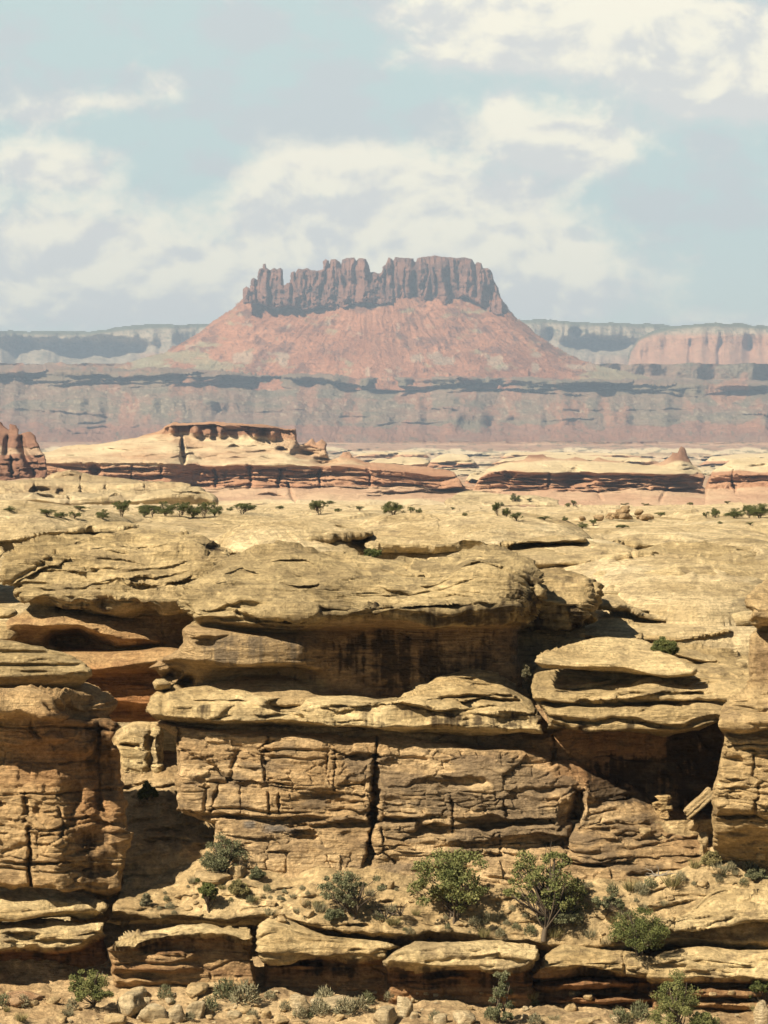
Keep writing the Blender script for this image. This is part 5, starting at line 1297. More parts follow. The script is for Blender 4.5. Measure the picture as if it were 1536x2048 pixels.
    for (poly, D, lab, sd_) in (([(850, 938), (862, 922), (880, 912), (908, 906), (934, 910), (948, 922), (962, 938)], 2700, 'low rounded cream hill with dark side seen in the gap between the two layered mesas', 75),
                               ([(700, 916), (730, 906), (800, 903), (850, 906), (862, 916)], 3300, 'thin pale ledge far behind the central mesa', 76),
                               ([(930, 960), (940, 948), (952, 944), (968, 946), (985, 955), (990, 972), (930, 972)], 1750, 'small cream and red bluff filling the gap between the two layered mesas', 175),
                               ([(690, 935), (760, 918), (800, 913), (842, 916), (860, 925), (850, 940), (700, 940)], 2300, 'low stepped cream ridge rising behind the right end of the central mesa', 176),
                               ([(980, 930), (1010, 918), (1060, 912), (1120, 910), (1200, 912), (1300, 916), (1330, 930)], 2400, 'long pale ridge showing just above the right mesa', 177),
                               ([(1000, 916), (1010, 906), (1090, 903), (1180, 905), (1260, 908), (1300, 916)], 3300, 'thin pale ledge far behind the right mesa', 77),
                               ([(1395, 930), (1420, 915), (1470, 908), (1560, 906), (1700, 910), (1700, 930)], 3000, 'pale low ridge behind the cream mesa at the right edge', 78)):
        pu, pv = [q[0] for q in poly], [q[1] for q in poly]
        m0, m1 = min(pv), max(pv)
        cv = [C(D + 160, (600, m0 - 2), (1800, m0 - 2)), C(D + 30, (600, m0 * .6 + m1 * .4), (1800, m0 * .6 + m1 * .4)), C(D, (600, m0 * .4 + m1 * .6), (1800, m0 * .4 + m1 * .6)), C(D + 25, (600, m0 * .35 + m1 * .65), (1800, m0 * .35 + m1 * .65)), C(D - 20, (600, m1 + 2), (1800, m1 + 2))]
        H = layer(min(pu) - 4, max(pu) + 4, m0 - 6, m1 + 6, cv, poly=poly, R=8, Rm=40, seed=sd_, step=1.5, jit=2, ledges=arcs(sd_, 10, min(pu) + 10, max(pu) - 10, [(600, m0 + 4), (1800, m0 + 4)], [(600, m1), (1800, m1)], ln=(20, 70), dep=(12, 40), wd=(2, 4)))
        displace(H, wl(seed=sd_, s=9, amp=.8))
        finish(H, 'rock_hill', FARROCK, strata(H, [(0, CREAM, CREAM2), (m0 * .4 + m1 * .6, RED1, RED2)], sd_, s=14), lab, 'hill')
    finish(L, 'canyon_ground', rock_mat("plain_rock", 25, .8, .25), c, kind='structure')


# ------------------------------------------------------------------ bench, butte and far mesas
HUGE = rock_mat("far_rock", 60.0, 0.9, 0.28, lam=.5)


def build_far():
    rim = lambda dv, D, w: [(-240, 739 + dv, D), (0, 739 + dv, D), (420, 744 + dv, D - 100), (520, 747 + dv, D), (700, 753 + dv, D), (860, 755 + dv, D), (1100, 760 + dv, D), (1300, 765 + dv, D), (1536, 769 + dv, D), (1790, 772 + dv, D)]
    cv = [rim(-8, 8900, 0), rim(0, 8240, 0), rim(4, 8200, 0), rim(26, 8165, 0), rim(60, 7880, 0), C(7760, (-240, 816), (600, 822), (1100, 832), (1790, 824)), C(7690, (-240, 830), (600, 838), (1100, 852), (1790, 836)), C(7500, (-240, 852), (600, 862), (1100, 872), (1790, 858)), C(6300, (-240, 900), (1790, 905)), C(6200, (-240, 915), (1790, 915))]
    dents = [(470, 770, 60, 14, 60, 2), (770, 772, 28, 18, 110, 2), (1180, 772, 60, 8, 40, 2), (1490, 784, 50, 14, 90, 2), (960, 768, 130, 8, 50, 2), (60, 752, 50, 8, 40, 2), (620, 766, 40, 8, 50, 2), (1010, 845, 50, 10, 28), (870, 850, 30, 12, 30)]
    led = arcs(87, 30, -200, 1750, [(-200, 748), (420, 754), (1750, 778)], [(-200, 760), (1750, 790)], ln=(120, 400), dep=(40, 90), wd=(4, 9)) + arcs(88, 20, -200, 1750, [(-200, 810), (1750, 818)], [(-200, 870), (1750, 870)], ln=(60, 220), dep=(15, 50), wd=(2, 5))
    L = layer(-240, 1790, 728, 915, cv, jit=3, sm=(.8, 2.5), seed=81, dents=dents, step=1.5, ledges=led)
    U, V = L['U'], L['V']
    hd = fbm(U / 80, U * 0 + 1.5, V / 200, 3, .5, 82)
    L['P'] = W(U, V, L['D'] + 150 * hd + 12 * fbm(U / 16, V / 30, U * 0, 3, .5, 83))
    displace(L, lambda P, N, L: wall(seed=81, s=30, bed=.75, block=.15, amp=.35)(P, N, L) + 8 * fbm(P[..., 0] / 60, P[..., 1] / 60, P[..., 2] / 40, 4, .65, 84), 'bench')
    c = strata(L, [(0, (0.165, 0.138, 0.10), (0.24, 0.155, 0.11)), (800, (0.23, 0.14, 0.10), (0.17, 0.14, 0.10)), (850, (0.28, 0.14, 0.09), (0.24, 0.13, 0.09)), (882, (0.28, 0.165, 0.115), (0.24, 0.15, 0.11))], 81, s=75, jit=16)
    rim_v = np.interp(U, [p[0] for p in rim(0, 0, 0)], [p[1] for p in rim(0, 0, 0)])
    c = lerp(c, (0.15, 0.125, 0.085), .75 * np.exp(-((V - rim_v - 14) / 11) ** 4))  # dark band under the rim: the cliff's shade put into its colour
    c = lerp(c, (0.30, 0.15, 0.095), .8 * sstep(fbm(U / 45, V / 50, U * 0, 4, .55, 85) + .6 * blob(U, V, [(1140, 800, 40, 34), (830, 790, 46, 40), (1450, 800, 50, 25), (640, 790, 40, 30), (380, 770, 40, 20)]), .25, .6))
    bl = fbm(U / 7, V / 3, U * 0, 4, .65, 86)
    c = lerp(c, (0.40, 0.34, 0.25), .6 * sstep(bl, .3, .62) * sstep(V, rim_v + 22, rim_v + 40) * (1 - sstep(V, 822, 852)))
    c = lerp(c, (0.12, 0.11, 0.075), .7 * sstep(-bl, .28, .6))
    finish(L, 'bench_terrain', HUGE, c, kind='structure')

    # the butte
    bt = bpy.data.objects.new('butte', None)
    bt.location = Vector(W(np.array(750.0), np.array(745.0), np.array(8500.0)))
    COL.objects.link(bt)
    tag(bt, 'solitary flat-topped red butte with broken towers on a steep scree cone, highest on the horizon', 'butte')
    cv = [[(200, 590, 9500), (750, 575, 8960), (1300, 590, 9500)], [(200, 640, 9300), (480, 603, 8880), (750, 596, 8800), (1010, 604, 8880), (1300, 640, 9300)],
          [(200, 735, 8800), (480, 690, 8620), (750, 690, 8500), (1020, 695, 8620), (1300, 750, 8800)], [(200, 752, 8500), (480, 748, 8380), (750, 756, 8250), (1020, 760, 8380), (1320, 775, 8500)], C(8150, (200, 778), (1320, 800))]
    L = layer(200, 1320, 570, 780, cv, step=1.5, jit=2, sm=(2, 3), seed=87, pj=2, R=22, Rm=70, fall=.4,
              poly=[(215, 742), (262, 728), (330, 705), (380, 676), (420, 652), (462, 620), (490, 594), (520, 574), (980, 574), (1006, 606), (1030, 634), (1062, 660), (1110, 694), (1160, 722), (1215, 738), (1275, 750), (1310, 762), (1318, 790), (210, 790)])
    U, V = L['U'], L['V']
    fan = (U - 750) / np.maximum(60, (V - 480)) * 190 + 10 * fbm(U / 40, V / 40, U * 0, 3, .5, 188)
    gul = fbm(fan / 16, V / 260, U * 0, 4, .55, 88)
    L['P'] = W(U, V, L['D'] + 9 * gul * sstep(V, 590, 640))
    displace(L, lambda P, N, L: 2.5 * fbm(fan / 9, V / 50, U * 0, 4, .6, 89) + 5 * fbm(P[..., 0] / 90, P[..., 1] / 90, P[..., 2] / 50, 3, .5, 189) + 13 * np.maximum(0, fbm(P[..., 0] / 26, P[..., 1] / 26, P[..., 2] / 20, 3, .6, 90) - .4), 'talus')
    c = cols(L, (0.30, 0.128, 0.072), (0.345, 0.165, 0.10), (0.12, 0.06, 0.045), s=60, seed=88, lich=.7, band=.25)
    c = lerp(c, (0.10, 0.065, 0.05), .7 * sstep(fbm(U / 5, V / 3.5, U * 0, 3, .6, 190), .42, .7))
    c = lerp(c, (0.37, 0.18, 0.105), .7 * sstep(gul, .0, .6) * blob(U, V, [(860, 660, 60, 50), (680, 680, 60, 60)]))
    c = lerp(c, (0.38, 0.33, 0.25), .55 * sstep(fbm(U / 20, V / 14, U * 0, 4, .6, 91) + 1.1 * blob(U, V, [(487, 716, 24, 12), (570, 720, 12, 14), (990, 724, 18, 13), (1070, 728, 14, 22), (880, 720, 40, 14), (830, 715, 16, 12), (300, 728, 60, 10), (1180, 735, 60, 8)]), .55, .95))
    c = lerp(c, (0.27, 0.26, 0.165), .7 * sstep(fbm(U / 40, V / 14, U * 0, 4, .6, 92) + 1.0 * blob(U, V, [(330, 730, 120, 26), (1240, 750, 80, 20), (420, 735, 60, 20)]), .4, .9))
    finish(L, 'talus_slope', HUGE, c, parent=bt)
    # towers: traced skyline, deep vertical joints
    poly = [(488, 606), (488, 578), (494, 574), (501, 580), (503, 560), (507, 556), (513, 560), (514, 572), (517, 545), (519, 538), (526, 536), (527, 528), (531, 528), (532, 536), (538, 540), (541, 560), (542, 540), (548, 537), (553, 540), (560, 537), (564, 540), (566, 576), (574, 566), (580, 566), (583, 546), (588, 544), (590, 560), (592, 545), (597, 538), (606, 540), (614, 537), (622, 542), (634, 543), (645, 540), (648, 536), (646, 524), (650, 520), (656, 522), (658, 534), (662, 520), (672, 519), (680, 526), (682, 536), (686, 520), (694, 517), (708, 517), (712, 522), (714, 536), (716, 518), (724, 516), (732, 518), (738, 532), (740, 546), (748, 544), (758, 548), (764, 544), (766, 534), (772, 530), (777, 516), (782, 518), (786, 524), (790, 515), (802, 516), (812, 517), (826, 518), (830, 526), (836, 517), (846, 514), (858, 513), (870, 511), (884, 514), (900, 515), (912, 517), (930, 516), (944, 520), (950, 532), (954, 525), (962, 527), (966, 538), (978, 538), (984, 545), (988, 562), (996, 576), (1000, 592), (1004, 600), (1005, 628), (990, 632), (960, 610), (930, 590), (900, 606), (870, 616), (840, 622), (800, 606), (760, 612), (730, 604), (700, 612), (670, 618), (640, 612), (610, 624), (580, 610), (550, 616), (520, 606)]
    cv = [C(8990, (480, 508), (1010, 508)), C(8890, (480, 540), (760, 540), (1010, 540)), C(8850, (480, 600), (760, 600), (1010, 600)), C(8790, (480, 640), (1010, 640))]
    L = layer(480, 1012, 506, 640, cv, step=1.0, jit=1, sm=(1, 1), seed=93, pj=1.0, R=5, Rm=32, fall=.3, poly=poly, rim=.6,
              cracks=[([(541, 545), (540, 600)], 3, 45), ([(515, 560), (520, 605)], 3, 30), ([(583, 560), (585, 606)], 3, 40), ([(613, 545), (610, 600)], 3, 30), ([(657, 530), (640, 590)], 4, 40), ([(684, 530), (690, 575)], 4, 50), ([(714, 525), (706, 590)], 4, 55), ([(740, 545), (738, 570)], 4, 20), ([(770, 535), (772, 600)], 3, 35), ([(786, 520), (790, 605)], 3, 40), ([(830, 522), (836, 606)], 6, 60), ([(812, 540), (814, 605)], 2, 25), ([(868, 540), (872, 600)], 3, 25), ([(890, 545), (905, 590)], 9, 40), ([(950, 530), (955, 590)], 5, 40), ([(978, 545), (985, 600)], 4, 30), ([(855, 530), (850, 590)], 2, 25), ([(640, 540), (612, 600)], 3, 25)])
    U, V = L['U'], L['V']
    fl = fbm(U / 14, V / 60, U * 0, 4, .6, 94)
    fl2 = np.abs(fbm(U / 20, V / 160, U * 0, 3, .5, 95))
    step_ = sstep(V, 545 + 18 * fbm(U / 14, U * 0, U * 0, 3, .5, 96), 600 + 10 * fbm(U / 20, U * 0, U * 0, 3, .5, 97))
    lump = 20 * fbm(U / 9, V / 9, U * 0, 4, .6, 98)
    L['P'] = W(U, V, L['D'] + 26 * fl - 40 * fl2 + 24 * fbm(U / 30, V / 30, U * 0, 4, .55, 99) - 75 * step_ * (1 - sstep(U, 770, 830)) + lump * (.3 + 1.0 * step_ * (1 - sstep(U, 770, 830))))
    displace(L, wall(seed=93, s=30, bed=1.2, blk=.8, block=.2, amp=.4), 'towers')
    c = cols(L, (0.150, 0.074, 0.055), (0.195, 0.098, 0.070), (0.07, 0.042, 0.04), s=50, seed=94, lich=.6, band=.35)
    finish(L, 'cap_rock', rock_mat("tower_rock", 35, .9, .25), c, parent=bt)

    # far mesas on the skyline
    def mesa(u0, u1, top, bot, D, red, lab, seed, dents=(), am=190):
        f = lambda dv, d: [(u, v + dv, D + d) for u, v in top]
        cv = [f(-6, 700), f(0, 60), f(5, 0), f(14, -60), f(24, -90), f(40, -110), f(48, -160), f(80, -420), f(100, -520), f(130, -900)]
        L = layer(u0, u1, 630, bot, cv, jit=2.5, sm=(.8, 2), seed=seed, poly=[(u0 - 10, bot + 10)] + [(u0 - 10, top[0][1])] + top + [(u1 + 10, top[-1][1]), (u1 + 10, bot + 10)], R=3, Rm=30, pj=2, dents=dents)
        U, V = L['U'], L['V']
        L['P'] = W(U, V, L['D'] + am * fbm(U / 60, U * 0 + seed, V / 300, 4, .5, seed) + 9 * fbm(U / 14, V / 40, U * 0, 3, .55, seed + 1))
        displace(L, wall(seed=seed, s=40, bed=.8, block=.15, amp=.5), None)
        tv = np.interp(U, [p[0] for p in top], [p[1] for p in top])
        h = V - tv
        sp_ = fbm(U / 6, V / 2.5, U * 0, 4, .65, seed + 2)
        c = cols(L, (0.34, 0.28, 0.205), (0.28, 0.23, 0.17), s=120, seed=seed, lich=.2)
        c = lerp(c, (0.47, 0.39, 0.29), .75 * np.exp(-((h - 22) / 12) ** 4) * sstep(sp_ + .5 * fbm(U / 50, V / 20, U * 0, 3, .5, seed + 3), -.3, .3))
        c = lerp(c, (0.38, 0.19, 0.115), red(U, V))
        c = lerp(c, (0.50, 0.28, 0.18), .5 * red(U, V) * sstep(fbm(U / 16, V / 12, U * 0, 4, .6, seed + 4), -.1, .4))
        c = lerp(c, (0.085, 0.105, 0.07), .85 * np.maximum(sstep(sp_, .1, .4) * (1 - red(U, V) * .7) * (1 - .5 * sstep(h, 10, 50)), 1 - sstep(h, 2, 9)))
        finish(L, 'mesa', rock_mat("horizon_rock", 110, .8, .2), c, lab, 'mesa')
    mesa(-240, 470, [(-240, 666), (0, 662), (60, 664), (180, 665), (245, 656), (300, 652), (420, 650), (480, 650)], 770, 13200, lambda U, V: .55 * blob(U, V, [(340, 715, 60, 10)]),
         'distant bluish mesa with pale cliff band left of the butte', 101, dents=[(200, 700, 90, 22, 400, 2), (60, 690, 60, 14, 200, 2)])
    mesa(985, 1420, [(985, 642), (1060, 642), (1090, 640), (1110, 641), (1150, 646), (1250, 648), (1300, 650), (1345, 655), (1420, 660)], 790, 13000, lambda U, V: .6 * blob(U, V, [(1300, 740, 120, 26)]),
         'distant mesa with pale cliffs and dark tree cover just right of the butte', 103, dents=[(1100, 668, 8, 10, 200, 2), (1150, 668, 12, 10, 200, 2), (1190, 690, 70, 14, 260, 2)])
    mesa(1255, 1790, [(1255, 730), (1262, 700), (1278, 676), (1310, 662), (1345, 654), (1400, 649), (1460, 648), (1536, 654), (1790, 660)], 800, 11600, lambda U, V: .9 * sstep(V, 662, 676),
         'distant red walled mesa reaching the right edge of the skyline', 105, dents=[(1440, 720, 6, 50, 70, 2), (1500, 700, 14, 30, 90, 2), (1380, 712, 5, 30, 50, 2)], am=90)

    # base ground out to the skyline
    gx = np.linspace(-8800, 8800, 45)
    gy = np.concatenate([np.linspace(-300, 600, 10), np.linspace(900, 16000, 40)])
    X, Y = np.meshgrid(gx, gy)
    P = np.stack([X, Y, -60 + 3 * fbm(X / 900, Y / 900, X * 0, 3)], -1)
    L = dict(P=P, U=X, V=Y, mask=np.ones(X.shape, bool))
    finish(L, 'ground', HUGE, cols(L, (0.38, 0.26, 0.17), CREAM, s=200, seed=110), kind='structure')


def build_haze():
    x0, x1, y0, y1, z0, z1 = -9000, 9000, -400, 16200, -66, 860
    V = [(x, y, z) for x in (x0, x1) for y in (y0, y1) for z in (z0, z1)]
    F = [(0, 1, 3, 2), (4, 6, 7, 5), (0, 4, 5, 1), (2, 3, 7, 6), (0, 2, 6, 4), (1, 5, 7, 3)]
    mt = bpy.data.materials.new("haze_air")
    mt.use_nodes = True
    nt = mt.node_tree
    nt.nodes.clear()
    out = nt.nodes.new('ShaderNodeOutputMaterial')
    pv = nt.nodes.new('ShaderNodeVolumePrincipled')
    pv.inputs['Color'].default_value = HAZE_COL
    pv.inputs['Density'].default_value = HAZE_DENS
    pv.inputs['Anisotropy'].default_value = 0.0
    nt.links.new(pv.outputs[0], out.inputs['Volume'])
    o = mesh_from('haze', V, F, mt, smooth=False)
    tag(o, kind='stuff')


HAZE_COL = (0.50, 0.65, 0.88, 1)
HAZE_DENS = 7.2e-5
build_plateau()
build_domes()
build_canyon()
build_far()
# ------------------------------------------------------------------ plants and loose rocks, set down where the photo shows them
import bmesh
R_ = random.Random(11)
bpy.context.view_layer.update()
DG = bpy.context.evaluated_depsgraph_get()


def hit(u, v):
    d = Vector(((u - CU) / FPX, 1.0, (HV - v) / FPX)).normalized()
    ok, loc, nor, idx, ob, mx = S.ray_cast(DG, Vector((0, 0, 0)), d, distance=3000)
    return Vector(loc) if ok else None


BARK = leaf_mat("bark", (0.05, 0.038, 0.028), (0.11, 0.085, 0.06))
JUN = leaf_mat("juniper_leaves", (0.055, 0.070, 0.020), (0.125, 0.135, 0.042))
PIN = leaf_mat("pinyon_leaves", (0.085, 0.100, 0.030), (0.185, 0.185, 0.068))
GREYG = leaf_mat("grey_green_leaves", (0.080, 0.088, 0.042), (0.165, 0.165, 0.090))
DARKG = leaf_mat("dark_bush_leaves", (0.052, 0.068, 0.024), (0.125, 0.135, 0.048))
SAGE = leaf_mat("sage_leaves", (0.145, 0.135, 0.080), (0.26, 0.235, 0.145))
GOLDG = leaf_mat("dry_shrub_leaves", (0.14, 0.125, 0.05), (0.26, 0.22, 0.10))
DEADW = leaf_mat("dead_wood", (0.14, 0.12, 0.10), (0.30, 0.27, 0.23))


def tube(path, r0, r1, k=5):
    path = np.asarray(path, float)
    n = len(path)
    V, F = [], []
    for i in range(n):
        t = path[min(i + 1, n - 1)] - path[max(i - 1, 0)]
        t = t / (np.linalg.norm(t) + 1e-9)
        a = np.cross(t, [0.3, 0.9, 0.2])
        a = a / (np.linalg.norm(a) + 1e-9)
        b = np.cross(t, a)
        r = r0 + (r1 - r0) * i / (n - 1)
        for j in range(k):
            q = 2 * math.pi * j / k
            V.append(path[i] + r * (math.cos(q) * a + math.sin(q) * b))
    for i in range(n - 1):
        for j in range(k):
            F.append((i * k + j, i * k + (j + 1) % k, (i + 1) * k + (j + 1) % k, (i + 1) * k + j))
    return np.array(V), np.array(F)


def join(parts):
    V, F, o = [], [], 0
    for v, f in parts:
        V.append(v)
        F.append(f + o)
        o += len(v)
    return np.concatenate(V), np.concatenate(F)


def leaves(rng, cent, rad, n, size):
    """n small leaf sprays round each clump centre"""
    V, F = [], []
    for c, r in zip(cent, rad):
        p = rng.normal(size=(n, 3))
        p = p / (np.linalg.norm(p, axis=1, keepdims=True) + 1e-9) * (rng.random((n, 1)) ** .45) * r * np.array([1, 1, .72])
        p += c
        d = rng.normal(size=(n, 3)) + np.array([0, 0, .5])
        d /= np.linalg.norm(d, axis=1, keepdims=True)
        e = np.cross(d, rng.normal(size=(n, 3)))
        e /= np.linalg.norm(e, axis=1, keepdims=True) + 1e-9
        l = size * (.6 + .9 * rng.random((n, 1)))
        w = l * (.28 + .25 * rng.random((n, 1)))
        q = np.stack([p - e * w, p + d * l * .5 - e * w * .2 + 0 * p, p + d * l, p + e * w], 1)
        V.append(q.reshape(-1, 3))
    V = np.concatenate(V)
    return V, np.arange(len(V)).reshape(-1, 4)


def plant_parts(seed, w, h, kind):
    """wood and foliage meshes of one plant, base at the origin"""
    rng = np.random.default_rng(seed)
    nc, nl, ls, low, rad, stems, dens = {
        'pinyon': (96, 95, .07, .18, .11, 1, .75), 'juniper': (74, 140, .07, .05, .14, 3, .9), 'airy': (46, 130, .07, .10, .12, 3, .7),
        'bush': (44, 240, .07, .02, .21, 4, .95), 'feather': (36, 200, .075, .03, .15, 3, .9)}[kind]
    cent, rads = [], []
    lobes = rng.normal(size=(5, 3)) * np.array([.26 * w, .20 * w, .12 * h]) + np.array([0, 0, h * .62])
    lobes[:, 2] = np.clip(lobes[:, 2], h * (low + .2), h * .82)
    while len(cent) < nc:
        if kind == 'feather':
            z = h * (.08 + .88 * rng.random())
            rr = w * .42 * (1 - .75 * z / h) * math.sqrt(rng.random())
            a = rng.random() * 6.283
            c = np.array([rr * math.cos(a), rr * math.sin(a), z])
        elif kind == 'bush':
            a, b = rng.random() * 6.283, rng.random()
            rr = math.sqrt(rng.random()) * w * .42
            top = h * math.sqrt(max(.05, 1 - (rr / (w * .5)) ** 2)) * (.7 + .4 * rng.random())
            c = np.array([rr * math.cos(a), rr * math.sin(a), top * (.25 + .65 * b)])
        else:
            lb = lobes[rng.integers(5)]
            v = rng.normal(size=3)
            v /= np.linalg.norm(v)
            c = lb + v * np.array([.27 * w, .25 * w, .24 * h]) * rng.random() ** .4
            if c[2] < h * low or c[2] > h * .96 or abs(c[0]) > .47 * w or abs(c[1]) > .47 * w:
                continue
        cent.append(c)
        rads.append(rad * w * .62 * (.6 + .7 * rng.random()))
    cent = np.array(cent)
    wood = []
    bases = []
    for s_ in range(stems):
        a = rng.random() * 6.283
        sp = .0 if stems == 1 else .22 * w
        top = np.array([sp * math.cos(a) + rng.normal() * .06 * w, sp * math.sin(a), h * (.62 + .15 * rng.random())])
        b0 = np.array([.03 * w * math.cos(a), .03 * w * math.sin(a), -.12])
        pts = [b0 + (top - b0) * t + np.array([rng.normal(), rng.normal(), 0]) * .03 * w * math.sin(t * 3.1) for t in np.linspace(0, 1, 7)]
        wood.append(tube(pts, .035 * h * (1 if stems == 1 else .7), .010 * h))
        bases.append(pts)
    for c in cent[:: (1 if kind in ('pinyon', 'airy') else 2)]:
        pts = bases[rng.integers(len(bases))]
        k_ = int(np.clip(round(6 * (c[2] / h - .22) + rng.normal() * .5), 1, 5))
        p0 = pts[k_]
        mid = (p0 + c) / 2 + np.array([rng.normal() * .05 * w, rng.normal() * .05 * w, -.04 * h])
        path = [p0 * (1 - t) ** 2 + 2 * mid * t * (1 - t) + c * t * t for t in np.linspace(0, 1, 5)]
        wood.append(tube(path, .012 * h, .004 * h, 4))
    if kind in ('airy', 'pinyon'):
        for _ in range(7):  # bare twigs poking out of the crown
            c = cent[rng.integers(len(cent))]
            d = (c - np.array([0, 0, h * .4]))
            d /= np.linalg.norm(d)
            wood.append(tube([c, c + d * .06 * w + rng.normal(size=3) * .02, c + d * .16 * w + rng.normal(size=3) * .05], .006 * h, .002 * h, 4))
    lv = leaves(rng, cent, rads, nl, ls * max(.75, min(1.3, w / 3)))
    return join(wood), lv


def plant(name, seed, loc, w, h, kind, mat, label, cat, group=None):
    e = bpy.data.objects.new(name, None)
    e.location = loc
    COL.objects.link(e)
    tag(e, label, cat, group)
    wd, lv = plant_parts(seed, w, h, kind)
    lo = np.array(loc)
    mesh_from('trunk', wd[0] + lo, wd[1], BARK, parent=e, origin=lo)
    mesh_from('crown', lv[0] + lo, lv[1], mat, parent=e, origin=lo, smooth=False)
    return e


def put(name, seed, u, v, wpx, hpx, kind, mat, label, cat='tree', group=None, D=None):
    p = hit(u, v)
    if D is not None or p is None:
        p = Vector(W(np.array(float(u)), np.array(float(v)), np.array(float(D or 98))))
    s = p.y / FPX
    return plant(name, seed, p, wpx * s, hpx * s, kind, mat, label, cat, group)


def build_trees():
    g = 'pinyons and junipers on the slope below the cliff'
    put('juniper', 1, 446, 1748, 96, 84, 'bush', GREYG, 'rounded grey-green juniper at the tip of the big buttress shadow', group=g)
    put('juniper', 2, 420, 1822, 56, 66, 'juniper', JUN, 'small ragged juniper just below the buttress shadow tip', group=g)
    put('juniper', 3, 706, 1834, 136, 112, 'airy', GREYG, 'sparse grey-green tree with bare twigs, left of the two large trees', group=g)
    put('pinyon_tree', 4, 902, 1848, 196, 146, 'juniper', PIN, 'large spreading round-crowned tree, left one of the two large trees', group=g)
    put('juniper', 5, 856, 1876, 76, 62, 'bush', JUN, 'compact bright green bush at the foot of the left large tree', group=g)
    put('pinyon_tree', 6, 1090, 1876, 180, 186, 'pinyon', PIN, 'open crowned tree with visible forked trunk, right one of the two large trees', group=g)
    put('juniper', 7, 1278, 1906, 124, 104, 'bush', JUN, 'low dense juniper on the ledge below the long tilted slab', group=g, D=97.4)
    put('juniper', 8, 182, 2014, 92, 96, 'bush', PIN, 'round green juniper growing before the dark recess at lower left', group=g)
    put('juniper', 9, 1004, 2046, 84, 104, 'feather', GREYG, 'feathery grey-green conifer standing before the pale capped ledge block', group=g)
    put('juniper', 10, 1356, 2062, 116, 134, 'bush', PIN, 'tall dense juniper before the grey ledge block at lower right', group=g)
    put('juniper', 11, 1404, 2072, 90, 58, 'bush', PIN, 'low green bush beside the tall juniper at the bottom edge', group=g)
    put('juniper', 12, 1526, 2016, 56, 74, 'juniper', JUN, 'green juniper cut by the right edge before the ledge', group=g)
    put('shrub', 13, 296, 1600, 42, 40, 'bush', JUN, 'small green shrub in the gap behind the buttress', 'shrub')
    put('shrub', 14, 478, 1792, 44, 34, 'bush', GOLDG, 'yellowish round shrub right of the small ragged juniper', 'shrub')
    put('shrub', 15, 516, 1758, 32, 26, 'bush', GREYG, 'grey-green shrub right of the rounded juniper at the shadow tip', 'shrub')
    put('shrub', 16, 1424, 1730, 44, 30, 'bush', GOLDG, 'olive shrub under the debris chute at the right', 'shrub')
    put('shrub', 17, 1330, 1312, 60, 42, 'bush', JUN, 'green bush growing behind the pale wedge shaped slab', 'shrub', D=106.5)
    put('shrub', 18, 746, 1114, 36, 20, 'bush', JUN, 'small green bush on top behind the largest domed caprock', 'shrub', D=121)
    put('shrub', 19, 1512, 1758, 46, 26, 'bush', GREYG, 'grey-green shrub at the right edge above the tilted slab', 'shrub')
    put('shrub', 20, 292, 1812, 36, 24, 'feather', SAGE, 'pale feathery shrub at the lower edge of the buttress shadow', 'shrub')
    put('shrub', 21, 1212, 1826, 70, 36, 'airy', GREYG, 'twiggy half bare shrub right of the open crowned tree', 'shrub')
    put('shrub', 22, 1052, 1356, 24, 26, 'feather', SAGE, 'grass tuft in the dark cleft beside the wedge slab', 'shrub', D=106.8)
    put('shrub', 23, 668, 1836, 44, 18, 'bush', GREYG, 'low grey-green shrub left of the sparse twiggy tree', 'shrub')
    put('shrub', 24, 1120, 1852, 90, 26, 'airy', GREYG, 'low bare undergrowth shrub behind the trunk of the open crowned tree', 'shrub')


def proto_tuft(seed, kind):
    rng = np.random.default_rng(seed)
    n = 150 if kind == 'grass' else 420
    a, rr = rng.random(n) * 6.283, np.sqrt(rng.random(n)) * .46
    p = np.stack([rr * np.cos(a), rr * np.sin(a), np.zeros(n)], 1)
    if kind == 'grass':
        d = np.stack([np.cos(a) * rr * 1.4, np.sin(a) * rr * 1.4, np.ones(n)], 1) + rng.normal(size=(n, 3)) * .15
        l = (.5 + .6 * rng.random((n, 1)))
        w = .028
    else:
        p[:, 2] = np.sqrt(np.maximum(0, .25 - rr * rr)) * (.15 + 1.5 * rng.random(n))
        d = p + rng.normal(size=(n, 3)) * .35 + np.array([0, 0, .25])
        l = .10 + .13 * rng.random((n, 1))
        w = .026
    d /= np.linalg.norm(d, axis=1, keepdims=True)
    e = np.cross(d, rng.normal(size=(n, 3)))
    e /= np.linalg.norm(e, axis=1, keepdims=True)
    q = np.stack([p - e * w, p + e * w, p + d * l + e * w * .3, p + d * l - e * w * .3], 1).reshape(-1, 3)
    return q, np.arange(len(q)).reshape(-1, 4)


def copy_at(src, loc, scale, rz, label=None, group=None, cat=None, tilt=(0, 0)):
    c = src.copy()
    COL.objects.link(c)
    c.location = loc
    c.scale = scale
    c.rotation_euler = (tilt[0], tilt[1], rz)
    return tag(c, label, cat, group)


SLOPE_TOP = ([300, 480, 700, 1000, 1150, 1300, 1420, 1536], [1762, 1768, 1778, 1776, 1770, 1775, 1736, 1700])
SLOPE_BOT = ([300, 520, 700, 900, 1100, 1250, 1300, 1420, 1536], [1836, 1842, 1856, 1868, 1880, 1878, 1822, 1776, 1740])


